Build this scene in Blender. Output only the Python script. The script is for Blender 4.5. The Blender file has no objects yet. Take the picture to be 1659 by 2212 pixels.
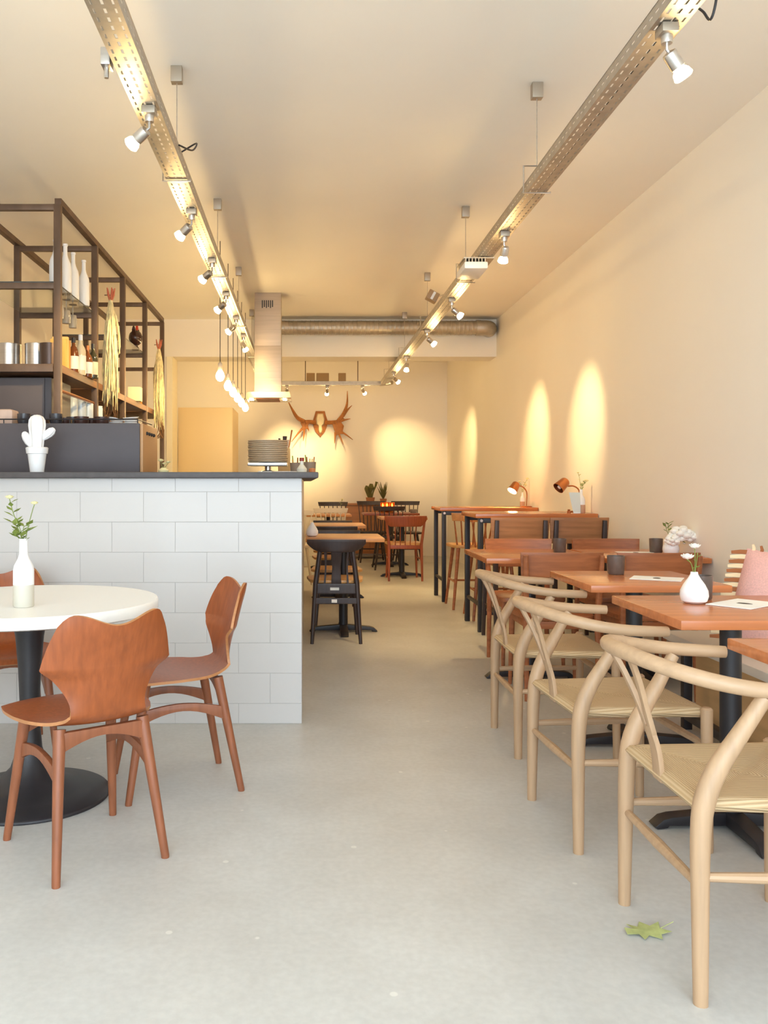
import bpy, bmesh, math, random
from mathutils import Vector, Matrix
random.seed(7)
sc = bpy.context.scene
C = sc.collection
PI = math.pi

# ------------------------------------------------------------------ camera
F, HX, HY, CH = 1890.0, 660.0, 1045.0, 1.17      # focal length (px), vanishing point (px), eye height (m)
cam_d = bpy.data.cameras.new('camera'); cam = bpy.data.objects.new('camera', cam_d); C.objects.link(cam)
cam.location = (0, 0, CH); cam.rotation_euler = (PI/2, 0, 0)
cam_d.sensor_fit = 'HORIZONTAL'; cam_d.sensor_width = 36.0; cam_d.lens = F/1659*36
cam_d.shift_x = (829.5-HX)/1659; cam_d.shift_y = -(1106-HY)/1659
cam_d.clip_start = 0.05; cam_d.clip_end = 200
sc.camera = cam
def P(px, py, d):                                  # world point at depth d
    return Vector(((px-HX)*d/F, d, CH-(py-HY)*d/F))

# ------------------------------------------------------------------ world, daylight, exposure
w = bpy.data.worlds.new('sky'); sc.world = w; w.use_nodes = True
bg = w.node_tree.nodes['Background']
bg.inputs[0].default_value = (0.73, 0.875, 1.0, 1); bg.inputs[1].default_value = 5.35
sc.view_settings.view_transform = 'Standard'; sc.view_settings.look = 'None'
sc.view_settings.gamma = 1.0; sc.view_settings.use_curve_mapping = False
sc.view_settings.exposure = 0.62
cy = sc.cycles; cy.caustics_reflective = False; cy.caustics_refractive = False; cy.max_bounces = 9; cy.diffuse_bounces = 6; cy.adaptive_threshold = 0.025
cy.glossy_bounces = 3; cy.transmission_bounces = 6; cy.sample_clamp_indirect = 8.0
RX0, RX1, RY0, RY1, RZ = -2.42, 2.30, -1.30, 14.20, 3.15     # room
pl = bpy.data.lights.new('window_portal', 'AREA'); pl.shape = 'RECTANGLE'; pl.size = 4.3; pl.size_y = 2.75
pl.cycles.is_portal = True
po = bpy.data.objects.new('window_portal', pl); C.objects.link(po)
po.location = (-0.06, RY0-0.02, 1.5); po.rotation_euler = (PI/2, 0, 0)
WARM = (1.0, 0.71, 0.32)
SPOT_W = 82.0
PEND_E = 95.0

# ------------------------------------------------------------------ materials
def lin(c):
    return tuple(((v/255)/12.92 if v/255 <= 0.04045 else ((v/255+0.055)/1.055)**2.4) for v in c)
_M = {}
def mat(name, rgb, rough=0.5, metal=0.0, var=0.0, scale=(8, 8, 8), bump=0.0, detail=4.0, emit=None, spec=0.5, alpha=None, trans=0.0, coat=0.0):
    if name in _M: return _M[name]
    m = bpy.data.materials.new(name); m.use_nodes = True
    nt = m.node_tree; b = nt.nodes['Principled BSDF']
    c = lin(rgb)
    b.inputs['Base Color'].default_value = (*c, 1); b.inputs['Roughness'].default_value = rough
    b.inputs['Metallic'].default_value = metal; b.inputs['Specular IOR Level'].default_value = spec
    b.inputs['Transmission Weight'].default_value = trans
    b.inputs['Coat Weight'].default_value = coat
    if emit:
        b.inputs['Emission Color'].default_value = (*emit[0], 1); b.inputs['Emission Strength'].default_value = emit[1]
    if var or bump:
        tc = nt.nodes.new('ShaderNodeTexCoord'); mp = nt.nodes.new('ShaderNodeMapping')
        mp.inputs['Scale'].default_value = scale
        nz = nt.nodes.new('ShaderNodeTexNoise'); nz.inputs['Scale'].default_value = 1.0; nz.inputs['Detail'].default_value = detail
        nt.links.new(tc.outputs['Object'], mp.inputs[0]); nt.links.new(mp.outputs[0], nz.inputs['Vector'])
        if var:
            cr = nt.nodes.new('ShaderNodeValToRGB')
            cr.color_ramp.elements[0].position = 0.3; cr.color_ramp.elements[1].position = 0.7
            cr.color_ramp.elements[0].color = (*[max(0, v*(1-var)) for v in c], 1)
            cr.color_ramp.elements[1].color = (*[min(1, v*(1+var)) for v in c], 1)
            nt.links.new(nz.outputs['Fac'], cr.inputs[0]); nt.links.new(cr.outputs[0], b.inputs['Base Color'])
        if bump:
            bp = nt.nodes.new('ShaderNodeBump'); bp.inputs['Strength'].default_value = bump; bp.inputs['Distance'].default_value = 0.01
            nt.links.new(nz.outputs['Fac'], bp.inputs['Height']); nt.links.new(bp.outputs[0], b.inputs['Normal'])
    _M[name] = m
    return m
def wood(name, rgb, rough=0.42, var=0.22, axis='x', grain=60, along=3):
    s = {'x': (along, grain, grain), 'y': (grain, along, grain), 'z': (grain, grain, along)}[axis]
    return mat(name, rgb, rough, var=var, scale=s, detail=6, bump=0.006)

def m_floor():
    m = bpy.data.materials.new('concrete'); m.use_nodes = True; nt = m.node_tree; b = nt.nodes['Principled BSDF']
    tc = nt.nodes.new('ShaderNodeTexCoord')
    n1 = nt.nodes.new('ShaderNodeTexNoise'); n1.inputs['Scale'].default_value = 1.3; n1.inputs['Detail'].default_value = 8; n1.inputs['Roughness'].default_value = 0.65
    n2 = nt.nodes.new('ShaderNodeTexNoise'); n2.inputs['Scale'].default_value = 45; n2.inputs['Detail'].default_value = 4
    vo = nt.nodes.new('ShaderNodeTexVoronoi'); vo.inputs['Scale'].default_value = 5.5; vo.inputs['Randomness'].default_value = 1.0
    for n in (n1, n2, vo): nt.links.new(tc.outputs['Object'], n.inputs['Vector'])
    r1 = nt.nodes.new('ShaderNodeValToRGB'); e = r1.color_ramp.elements
    e[0].position = 0.32; e[0].color = (*lin((190, 188, 183)), 1); e[1].position = 0.72; e[1].color = (*lin((209, 209, 206)), 1)
    nt.links.new(n1.outputs['Fac'], r1.inputs[0])
    mx = nt.nodes.new('ShaderNodeMix'); mx.data_type = 'RGBA'; mx.blend_type = 'MULTIPLY'; mx.inputs[0].default_value = 0.25
    r2 = nt.nodes.new('ShaderNodeValToRGB'); r2.color_ramp.elements[0].color = (.7, .7, .7, 1); r2.color_ramp.elements[0].position = .35; r2.color_ramp.elements[1].position = .65
    nt.links.new(n2.outputs['Fac'], r2.inputs[0]); nt.links.new(r1.outputs[0], mx.inputs[6]); nt.links.new(r2.outputs[0], mx.inputs[7])
    # small pale paint chips
    r3 = nt.nodes.new('ShaderNodeValToRGB'); r3.color_ramp.elements[0].position = 0.045; r3.color_ramp.elements[0].color = (1, 1, 1, 1)
    r3.color_ramp.elements[1].position = 0.06; r3.color_ramp.elements[1].color = (0, 0, 0, 1)
    nt.links.new(vo.outputs['Distance'], r3.inputs[0])
    m2 = nt.nodes.new('ShaderNodeMix'); m2.data_type = 'RGBA'
    ml = nt.nodes.new('ShaderNodeMath'); ml.operation = 'MULTIPLY'; ml.inputs[1].default_value = 0.45
    nt.links.new(r3.outputs[0], ml.inputs[0]); nt.links.new(ml.outputs[0], m2.inputs[0])
    nt.links.new(mx.outputs[2], m2.inputs[6]); m2.inputs[7].default_value = (*lin((238, 236, 228)), 1)
    nt.links.new(m2.outputs[2], b.inputs['Base Color'])
    b.inputs['Roughness'].default_value = 0.42; b.inputs['Specular IOR Level'].default_value = 0.45
    bp = nt.nodes.new('ShaderNodeBump'); bp.inputs['Strength'].default_value = 0.06; bp.inputs['Distance'].default_value = 0.005
    nt.links.new(n2.outputs['Fac'], bp.inputs['Height']); nt.links.new(bp.outputs[0], b.inputs['Normal'])
    return m
def m_cord():                                        # paper cord woven in four triangles
    m = bpy.data.materials.new('paper_cord'); m.use_nodes = True; nt = m.node_tree; b = nt.nodes['Principled BSDF']
    tc = nt.nodes.new('ShaderNodeTexCoord'); sp = nt.nodes.new('ShaderNodeSeparateXYZ'); nt.links.new(tc.outputs['Object'], sp.inputs[0])
    def mth(op, a, bb):
        n = nt.nodes.new('ShaderNodeMath'); n.operation = op
        for i, v in enumerate((a, bb)):
            if v is None: continue
            if isinstance(v, (int, float)): n.inputs[i].default_value = v
            else: nt.links.new(v, n.inputs[i])
        return n.outputs[0]
    ax = mth('ABSOLUTE', mth('SUBTRACT', sp.outputs[0], 0.015), None); ay = mth('ABSOLUTE', sp.outputs[1], None)
    cond = mth('GREATER_THAN', ax, ay)
    sx = mth('SINE', mth('MULTIPLY', sp.outputs[0], 900.0), None); sy = mth('SINE', mth('MULTIPLY', sp.outputs[1], 900.0), None)
    v = mth('ADD', mth('MULTIPLY', cond, sx), mth('MULTIPLY', mth('SUBTRACT', 1.0, cond), sy))
    bp = nt.nodes.new('ShaderNodeBump'); bp.inputs['Strength'].default_value = 0.35; bp.inputs['Distance'].default_value = 0.003
    nt.links.new(v, bp.inputs['Height']); nt.links.new(bp.outputs[0], b.inputs['Normal'])
    cr = nt.nodes.new('ShaderNodeValToRGB'); cr.color_ramp.elements[0].color = (*lin((188, 158, 118)), 1); cr.color_ramp.elements[1].color = (*lin((208, 182, 144)), 1)
    nt.links.new(mth('MULTIPLY_ADD', v, 0.5), cr.inputs[0])
    nt.links.new(cr.outputs[0], b.inputs['Base Color']); b.inputs['Roughness'].default_value = 0.75
    return m
MFLOOR, MCORD = m_floor(), m_cord()
WALL = mat('wall_paint', (244, 238, 228), 0.85, var=0.015, scale=(1.2, 1.2, 1.2))
CEIL = mat('ceiling_paint', (246, 241, 232), 0.9, var=0.02, scale=(.8, .8, .8))
TILE = mat('glazed_tile', (200, 196, 193), 0.28, spec=0.4)
GROUT = mat('grout', (191, 187, 184), 0.9)
BLACKTOP = mat('dark_worktop', (74, 68, 68), 0.5, var=0.12, scale=(30, 30, 30))
CHAR = mat('charcoal_panel', (78, 71, 75), 0.55, var=0.06, scale=(6, 6, 6))
BLK = mat('black_metal', (40, 37, 40), 0.45, var=0.1, scale=(20, 20, 20))
STEELF = mat('raw_steel', (104, 84, 70), 0.5, metal=0.55, var=0.2, scale=(12, 12, 5))
GALV = mat('galvanised', (188, 180, 168), 0.48, metal=0.9, var=0.12, scale=(18, 18, 18))
CHROME = mat('brushed_steel', (206, 200, 194), 0.3, metal=0.95, var=0.08, scale=(3, 3, 60))
TEAK = wood('teak_veneer', (152, 80, 40), 0.38, 0.16, 'z', 70, 2.5)
TEAKX = wood('teak_solid', (142, 84, 54), 0.42, 0.16, 'z', 60, 4)
TEAKEDGE = wood('oak_edge_veneer', (178, 122, 78), 0.4, 0.16, 'x', 70, 2.5)
OAK = wood('pale_oak', (180, 147, 114), 0.45, 0.12, 'z', 55, 3)
OAKX = wood('pale_oak_bent', (182, 149, 116), 0.45, 0.1, 'x', 55, 3)
CHERRY = wood('cherry_top', (196, 118, 70), 0.22, 0.14, 'x', 40, 2)
BEECH = wood('beech_top', (204, 142, 84), 0.32, 0.12, 'x', 40, 2)
WALNUT = wood('walnut_chair', (164, 98, 60), 0.42, 0.2, 'y', 50, 3)
DKWOOD = wood('dark_stained_wood', (58, 44, 42), 0.42, 0.2, 'z', 50, 3)
REDWD = wood('red_brown_wood', (150, 74, 42), 0.4, 0.18, 'z', 50, 3)
LTSEAT = wood('light_seat_wood', (214, 160, 98), 0.35, 0.12, 'x', 40, 2)
SHELFWD = wood('shelf_timber', (124, 88, 62), 0.55, 0.25, 'y', 40, 2)
WHITE = mat('white_glaze', (240, 240, 242), 0.3)
WHITET = mat('white_laminate', (245, 243, 238), 0.28)
WCHAIR = mat('white_painted_wood', (226, 214, 198), 0.5)
TAUPE = mat('taupe_glaze', (205, 200, 186), 0.5)
CUP = mat('smoked_cup', (98, 84, 76), 0.35, var=0.15, scale=(40, 40, 40))
PAPER = mat('menu_paper', (244, 243, 240), 0.7)
INK = mat('printed_ink', (92, 84, 76), 0.7)
GREEN = mat('leaf_green', (126, 142, 66), 0.55, var=0.25, scale=(30, 30, 30))
PALEG = mat('pale_leaf', (176, 184, 120), 0.6, var=0.2, scale=(40, 40, 40))
PETAL = mat('white_petal', (248, 246, 240), 0.6)
YPET = mat('cream_petal', (240, 232, 180), 0.6)
COPPER = mat('copper', (176, 112, 72), 0.28, metal=0.85)
PINK = mat('pink_knit', (226, 176, 168), 0.9, var=0.1, scale=(160, 160, 160), bump=0.25)
CREAMF = mat('cream_fringe', (236, 212, 172), 0.9)
RUSTF = mat('rust_fringe', (160, 98, 58), 0.9)
GREYF = mat('grey_linen', (200, 194, 188), 0.9, var=0.06, scale=(80, 80, 80))
BULB = mat('lamp_glow', (255, 240, 210), 0.4, emit=((1.0, 0.69, 0.30), 135.0))
PBULB = mat('pendant_glow', (255, 240, 200), 0.4, emit=((1.0, 0.70, 0.32), PEND_E))
FLAME = mat('candle_glow', (255, 220, 150), 0.4, emit=((1.0, 0.62, 0.2), 110.0))
TERRA = mat('terracotta', (176, 116, 78), 0.8)
BONE = mat('bone', (240, 226, 190), 0.6, var=0.06, scale=(20, 20, 20))
ANTL = mat('antler', (170, 108, 52), 0.6, var=0.25, scale=(14, 14, 14))

# ------------------------------------------------------------------ mesh helpers
def catmull(pts, k=6):
    pts = [Vector(p) for p in pts]; out = []
    n = len(pts)
    for i in range(n-1):
        p0 = pts[i-1] if i > 0 else pts[i]*2-pts[i+1]
        p1, p2 = pts[i], pts[i+1]
        p3 = pts[i+2] if i+2 < n else pts[i+1]*2-pts[i]
        for j in range(k):
            t = j/k
            out.append(0.5*((2*p1)+(p2-p0)*t+(2*p0-5*p1+4*p2-p3)*t*t+(3*p1-p0-3*p2+p3)*t**3))
    out.append(pts[-1]); return out
def lerp_list(v, n):
    if isinstance(v, (int, float)): return [v]*n
    out = []
    for i in range(n):
        t = i/(n-1)*(len(v)-1); a = min(int(t), len(v)-2); f = t-a
        out.append(v[a]*(1-f)+v[a+1]*f)
    return out
class MB:
    def __init__(s): s.v = []; s.f = []
    def add(s, vs, fs):
        o = len(s.v); s.v += [tuple(x) for x in vs]; s.f += [tuple(i+o for i in f) for f in fs]; return s
    def box(s, x0, x1, y0, y1, z0, z1):
        return s.add([(x0,y0,z0),(x1,y0,z0),(x1,y1,z0),(x0,y1,z0),(x0,y0,z1),(x1,y0,z1),(x1,y1,z1),(x0,y1,z1)],
                     [(0,3,2,1),(4,5,6,7),(0,1,5,4),(1,2,6,5),(2,3,7,6),(3,0,4,7)])
    def obox(s, M, sx, sy, sz):                      # box centred in matrix frame
        vs = [M @ Vector((a*sx/2, b*sy/2, c*sz/2)) for c in (-1, 1) for a, b in ((-1,-1),(1,-1),(1,1),(-1,1))]
        return s.add(vs, [(0,3,2,1),(4,5,6,7),(0,1,5,4),(1,2,6,5),(2,3,7,6),(3,0,4,7)])
    def tube(s, pts, r, n=10, k=0, caps=True):
        pts = catmull(pts, k) if k else [Vector(p) for p in pts]
        N = len(pts); rr = lerp_list(r, N)
        T = []
        for i in range(N):
            a = pts[max(0, i-1)]; b = pts[min(N-1, i+1)]
            T.append((b-a).normalized() if (b-a).length > 1e-9 else Vector((0,0,1)))
        up = Vector((0,0,1)) if abs(T[0].z) < 0.9 else Vector((1,0,0))
        u = T[0].cross(up).normalized(); vs = []; fs = []
        for i in range(N):
            u = (u-T[i]*u.dot(T[i])); u.normalize(); v = T[i].cross(u)
            for j in range(n):
                a = 2*PI*j/n
                vs.append(pts[i]+(u*math.cos(a)+v*math.sin(a))*rr[i])
        for i in range(N-1):
            for j in range(n):
                fs.append((i*n+j, i*n+(j+1) % n, (i+1)*n+(j+1) % n, (i+1)*n+j))
        if caps: fs += [tuple(range(n-1, -1, -1)), tuple((N-1)*n+j for j in range(n))]
        return s.add(vs, fs)
    def flat(s, pts, side, wd, th, k=0):             # swept rectangle: side = width direction
        pts = catmull(pts, k) if k else [Vector(p) for p in pts]
        N = len(pts); ws = lerp_list(wd, N); ts = lerp_list(th, N); side = Vector(side).normalized(); vs = []; fs = []
        for i in range(N):
            t = (pts[min(N-1, i+1)]-pts[max(0, i-1)]).normalized()
            sd = (side-t*side.dot(t)).normalized(); nn = t.cross(sd)
            for a, b in ((-1,-1),(1,-1),(1,1),(-1,1)): vs.append(pts[i]+sd*a*ws[i]/2+nn*b*ts[i]/2)
        for i in range(N-1):
            for j in range(4): fs.append((i*4+j, i*4+(j+1) % 4, (i+1)*4+(j+1) % 4, (i+1)*4+j))
        fs += [(3,2,1,0), tuple((N-1)*4+j for j in range(4))]
        return s.add(vs, fs)
    def lathe(s, prof, n=24, c=(0,0,0), M=None):
        vs = []; fs = []; c = Vector(c)
        for r, z in prof:
            for j in range(n):
                a = 2*PI*j/n; p = Vector((r*math.cos(a), r*math.sin(a), z))
                vs.append((M @ p) if M else c+p)
        for i in range(len(prof)-1):
            for j in range(n): fs.append((i*n+j, i*n+(j+1) % n, (i+1)*n+(j+1) % n, (i+1)*n+j))
        if prof[0][0] > 1e-6: fs.append(tuple(range(n-1, -1, -1)))
        if prof[-1][0] > 1e-6: fs.append(tuple((len(prof)-1)*n+j for j in range(n)))
        return s.add(vs, fs)
    def prism(s, outline, fn0, fn1):                 # outline 2D, two mapping functions for the two faces
        n = len(outline); vs = [fn0(p) for p in outline]+[fn1(p) for p in outline]
        fs = [tuple(range(n-1, -1, -1)), tuple(n+i for i in range(n))]
        for i in range(n): fs.append((i, (i+1) % n, n+(i+1) % n, n+i))
        return s.add(vs, fs)
    def ball(s, c, rx, ry=None, rz=None, n=12, m=8, M=None):
        ry = ry or rx; rz = rz or rx; vs = []; fs = []; c = Vector(c)
        for i in range(m+1):
            th = PI*i/m
            for j in range(n):
                a = 2*PI*j/n; p = Vector((rx*math.sin(th)*math.cos(a), ry*math.sin(th)*math.sin(a), -rz*math.cos(th)))
                vs.append(c+(M @ p if M else p))
        for i in range(m):
            for j in range(n): fs.append((i*n+j, i*n+(j+1) % n, (i+1)*n+(j+1) % n, (i+1)*n+j))
        return s.add(vs, fs)
    def grid(s, fn, nu, nv):                          # surface fn(u,v), u,v in 0..1
        vs = [fn(i/nu, j/nv) for j in range(nv+1) for i in range(nu+1)]
        fs = [(j*(nu+1)+i, j*(nu+1)+i+1, (j+1)*(nu+1)+i+1, (j+1)*(nu+1)+i) for j in range(nv) for i in range(nu)]
        return s.add(vs, fs)
    def mesh(s, name, m, bevel=0.0, sharp=35, solid=0.0, seg=2, merge=True, rim=None):
        bm = bmesh.new(); vv = [bm.verts.new(v) for v in s.v]
        for f in s.f:
            try: bm.faces.new([vv[i] for i in f])
            except ValueError: pass
        if merge: bmesh.ops.remove_doubles(bm, verts=bm.verts, dist=1e-6)
        bmesh.ops.dissolve_degenerate(bm, dist=1e-7, edges=bm.edges)
        bmesh.ops.recalc_face_normals(bm, faces=bm.faces)
        if solid:
            old = set(bm.verts); bmesh.ops.solidify(bm, geom=bm.faces[:], thickness=solid); bmesh.ops.recalc_face_normals(bm, faces=bm.faces)
            if rim:
                for f in bm.faces:
                    k = sum(v in old for v in f.verts)
                    if 0 < k < len(f.verts): f.material_index = 1
        if bevel:
            es = [e for e in bm.edges if len(e.link_faces) == 2 and e.calc_face_angle(0) > 0.6]
            bmesh.ops.bevel(bm, geom=es, offset=bevel, segments=seg, profile=0.6, affect='EDGES', clamp_overlap=True)
        me = bpy.data.meshes.new(name); bm.to_mesh(me); bm.free()
        for p in me.polygons: p.use_smooth = True
        me.set_sharp_from_angle(angle=math.radians(sharp))
        me.materials.append(m)
        if rim: me.materials.append(rim)
        return me
    def obj(s, name, m, parent=None, **k):
        return link(name, s.mesh(name, m, **k), parent)
def link(name, me, parent=None, loc=(0,0,0), rot=(0,0,0)):
    o = bpy.data.objects.new(name, me); C.objects.link(o)
    o.location = loc; o.rotation_euler = rot
    if parent: o.parent = parent
    return o
def tag(o, label, cat, group=None, kind=None):
    o['label'] = label; o['category'] = cat
    if group: o['group'] = group
    if kind: o['kind'] = kind
    return o
def thing(name, label, cat, loc=(0,0,0), rz=0.0, group=None):
    o = bpy.data.objects.new(name, None); C.objects.link(o); o.empty_display_size = 0.1
    o.location = loc; o.rotation_euler = (0, 0, rz)
    return tag(o, label, cat, group)
def struct(name, mb, m, parent=None, **k):
    o = mb.obj(name, m, parent, **k)
    if parent is None: o['kind'] = 'structure'
    return o
def dup(root, loc, rz, label, group=None):
    r = root.copy(); C.objects.link(r); r.location = loc; r.rotation_euler = (0, 0, rz); r['label'] = label
    if group: r['group'] = group
    for ch in list(root.children):
        c = ch.copy(); C.objects.link(c); c.parent = r
        for g in list(ch.children):
            d = g.copy(); C.objects.link(d); d.parent = c
    return r
def frame(o, z):                                      # matrix with local z along vector z
    z = Vector(z).normalized(); q = z.to_track_quat('Z', 'Y'); return Matrix.Translation(Vector(o)) @ q.to_matrix().to_4x4()

# ================================================================== the setting
struct('floor', MB().box(RX0-.1, RX1+.1, RY0-.1, RY1+.1, -0.1, 0), MFLOOR)
struct('ceiling', MB().box(RX0-.1, RX1+.1, RY0-.1, RY1+.1, RZ, RZ+.1), CEIL)
struct('wall_right', MB().box(RX1, RX1+.1, RY0-.1, RY1, 0, RZ), WALL)
struct('wall_left', MB().box(RX0-.1, RX0, RY0-.1, RY1, 0, RZ), WALL)
struct('wall_back', MB().box(RX0-.1, RX1+.1, RY1, RY1+.1, 0, RZ), WALL)
wf = MB(); wf.box(RX0, -2.22, RY0-.1, RY0, 0, RZ); wf.box(2.1, RX1, RY0-.1, RY0, 0, RZ); wf.box(-2.22, 2.1, RY0-.1, RY0, 2.9, RZ); wf.box(-2.22, 2.1, RY0-.1, RY0, 0, .12)
struct('wall_front', wf, WALL)
fr = MB()
for x in (-2.2, -0.76, 0.68, 2.08): fr.box(x-.025, x+.025, RY0-.08, RY0-.03, .12, 2.9)
fr.box(-2.2, 2.08, RY0-.08, RY0-.03, .12, .17); fr.box(-2.2, 2.08, RY0-.08, RY0-.03, 2.85, 2.9)
struct('window_1', fr, BLK)
pav = struct('pavement', MB().box(-14, 14, -16, RY0-.11, -0.12, -0.02), mat('paving', (236, 234, 230), 0.9, var=.1, scale=(3, 3, 3)))
struct('ceiling_beam', MB().box(RX0, RX1, 10.54, 10.90, 2.70, RZ), WALL)
struct('wall_partition', MB().box(RX0, -1.64, 10.55, 10.89, 0, 2.70), WALL)
struct('trim_1', MB().box(-1.67, -1.60, 10.52, 10.92, 0, 2.70), mat('cream_trim', (246, 236, 206), .5))

# ================================================================== bar counter
BX1, BY0, BH = -0.018, 4.269, 1.197
bar = thing('bar_counter', 'white tiled bar counter with running-bond wall tiles on its front', 'bar', (0, 0, 0))
bb = MB(); bb.box(RX0+.005, BX1-.0022, BY0+.0022, 4.90, 0, BH); bb.box(-.62, BX1-.0022, 4.90, 9.60, 0, BH)
bb.obj('body', GROUT, bar)
rows = [0.0, 0.0985]
while rows[-1]+.1475 < BH-.02: rows.append(rows[-1]+.1475)
rows.append(BH)
tile_cache = {}
def tile(x0, x1, z0, z1, side=False):
    g = .0010; wd = x1-x0-2*g; hh = z1-z0-2*g
    key = (round(wd, 4), round(hh, 4), side)
    if key not in tile_cache:
        b = MB()
        if side: b.box(-.004, 0, 0, wd, 0, hh)
        else: b.box(0, wd, 0, .004, 0, hh)
        tile_cache[key] = b.mesh('tile', TILE, bevel=.0006, seg=1)
    o = link('tile', tile_cache[key], bar)
    o.location = (BX1, x0+g, z0+g) if side else (x0+g, BY0, z0+g)
for ri in range(len(rows)-1):
    off = .1545 if ri % 2 else 0.0
    xs = [BX1]; x = BX1-(off if off else .309)
    while x > RX0+.01: xs.append(x); x -= .309
    xs.append(RX0+.006)
    for a, b in zip(xs[1:], xs[:-1]):
        if b-a > .02: tile(a, b, rows[ri], rows[ri+1])
    ys = [BY0+.009]; y = BY0+.009+(.309 if off else .1545)
    while y < 9.59: ys.append(y); y += .309
    ys.append(9.60)
    for a, b in zip(ys[:-1], ys[1:]): 
        if b-a > .02: tile(a, b, rows[ri], rows[ri+1], True)
WT = BH+.030                                          # worktop top
ol = [(RX0+.004, 4.215), (.0625, 4.215), (.0625, 9.65), (-.66, 9.65), (-.66, 4.97), (RX0+.004, 4.97)]
wt = MB().prism(ol, lambda p: (p[0], p[1], BH+.0005), lambda p: (p[0], p[1], WT)).obj('worktop', BLACKTOP, bevel=.006)
tag(wt, 'dark grey slab worktop on the white tiled bar counter', 'worktop')

# espresso machine seen from behind
em = thing('espresso_machine', 'large dark grey espresso machine with flat back on the bar worktop', 'espresso machine', (-1.60, 4.85, WT))
MB().box(-.70, .72, -.22, .22, .03, .255).obj('body', CHAR, em, bevel=.006)
MB().box(-.705, .725, -.235, -.221, .001, .262).obj('back_panel', CHAR, em, bevel=.003)
MB().box(.721, .74, -.22, .23, .001, .262).obj('side_panel', mat('warm_side_panel', (196, 148, 100), .5), em, bevel=.004)
for fx in (-.6, .62):
    for fy in (-.17, .17): MB().lathe([(.022, 0), (.022, .03)], 12, (fx, fy, 0)).obj('foot', BLK, em)
rl = MB(); rl.tube([(-.69, -.21, .285), (.71, -.21, .285), (.71, .21, .285)], .004, 6)
for x in (-.69, -.34, 0, .35, .71): rl.tube([(x, -.21, .255), (x, -.21, .285)], .003, 6)
rl.obj('cup_rail', BLK, em)
for k in range(4): MB().ball((.743, -.12+.07*k, .215), .010, n=8, m=6).obj('knob', BLK, em)
EZ = WT+.2555
def cup_mesh(r, h, m, name='cup'):
    return MB().lathe([(0, 0), (r*.75, 0), (r*.95, h*.35), (r, h), (r*.88, h), (r*.82, h*.4), (0, h*.12)], 18).mesh(name, m)
cupm = cup_mesh(.036, .062, mat('dark_glass_cup', (58, 56, 62), .25))
cupr = cup_mesh(.040, .048, mat('dark_brown_cup', (70, 46, 40), .3))
names = ['second', 'third', 'fourth', 'fifth', 'sixth', 'seventh', 'eighth', 'ninth']
for i, (px, y, kind) in enumerate([(52, 4.70, 0), (72, 4.80, 0), (92, 4.92, 1), (121, 4.70, 0), (140, 4.82, 1), (157, 4.93, 0), (176, 4.72, 1), (198, 4.84, 1), (220, 4.74, 1)]):
    o = link('cup', (cupm, cupr)[kind], None, ((px-HX)*y/F, y, EZ+.001), (0, 0, i))
    where = ('leftmost of the dark cups on the espresso machine' if i == 0 else '%s dark cup from the left on the espresso machine' % names[i-1])
    tag(o, where, 'cup', 'dark cups on the espresso machine')
pb = MB(); pb.box(-.065, .065, -.06, .06, 0, .088)
tag(link('wrapped_bundle', pb.mesh('wrapped_bundle', mat('kraft_pink', (206, 178, 162), .8, var=.12, scale=(30, 30, 9)), bevel=.02), None, (-1.635, 4.75, EZ+.001)), 'beige wrapped bundle at the left on the espresso machine', 'bundle')
plm = MB().lathe([(0, 0), (.026, 0), (.044, .010), (.044, .0125), (.024, .004), (0, .004)], 24).mesh('saucer', WHITE)
for i, (px, y, n, lb) in enumerate([(248, 4.82, 3, 'left'), (283, 4.86, 4, 'right')]):
    for k in range(n):
        o = link('saucer', plm, None, ((px-HX)*y/F, y, EZ+.001+.0128*k+(.0 if k < n-1 else .005)), ((0.22 if i == 0 else -.1) if k == n-1 else 0, 0.05 if k == n-1 else 0, k))
        lv = ['lowest', 'second lowest', 'third', 'top'][k] if k < n-1 else 'tilted top'
        tag(o, 'white saucer, %s of the %s saucer stack on the espresso machine' % (lv, lb), 'saucer', 'saucers on the espresso machine')

# white cactus ornament
cc = thing('cactus_ornament', 'white ceramic cactus ornament in a pot on the bar worktop', 'ornament', (*P(80, 1020, 4.38).xy, WT))
MB().lathe([(0, 0), (.034, 0), (.046, .092), (.052, .094), (.056, .122), (.050, .126), (.046, .118), (0, .112)], 28).obj('pot', WHITE, cc)
def ribbed(prof, n=40, ribs=10, amp=.06, base=Vector((0,0,0)), M=None):
    b = MB(); vs = []; 
    for r, z in prof:
        for j in range(n):
            a = 2*PI*j/n; rr = r*(1+amp*math.cos(ribs*a)); p = Vector((rr*math.cos(a), rr*math.sin(a), z)); vs.append((M @ p) if M else p+base)
    fs = [(i*n+j, i*n+(j+1) % n, (i+1)*n+(j+1) % n, (i+1)*n+j) for i in range(len(prof)-1) for j in range(n)]
    return b.add(vs, fs)
ribbed([(.030, .11), (.034, .16), (.038, .20), (.042, .235), (.040, .26), (.030, .278), (.014, .287), (0.0005, .289)]).obj('trunk', WHITE, cc)
ribbed([(.008, 0), (.016, .02), (.021, .045), (.019, .065), (.010, .080), (.0005, .083)], M=frame((.026, 0, .165), (.75, 0, .66))).obj('arm', WHITE, cc)
ribbed([(.008, 0), (.018, .025), (.020, .05), (.017, .07), (.009, .082), (.0005, .085)], M=frame((-.030, 0, .128), (-.45, 0, .9))).obj('arm', WHITE, cc)

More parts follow.
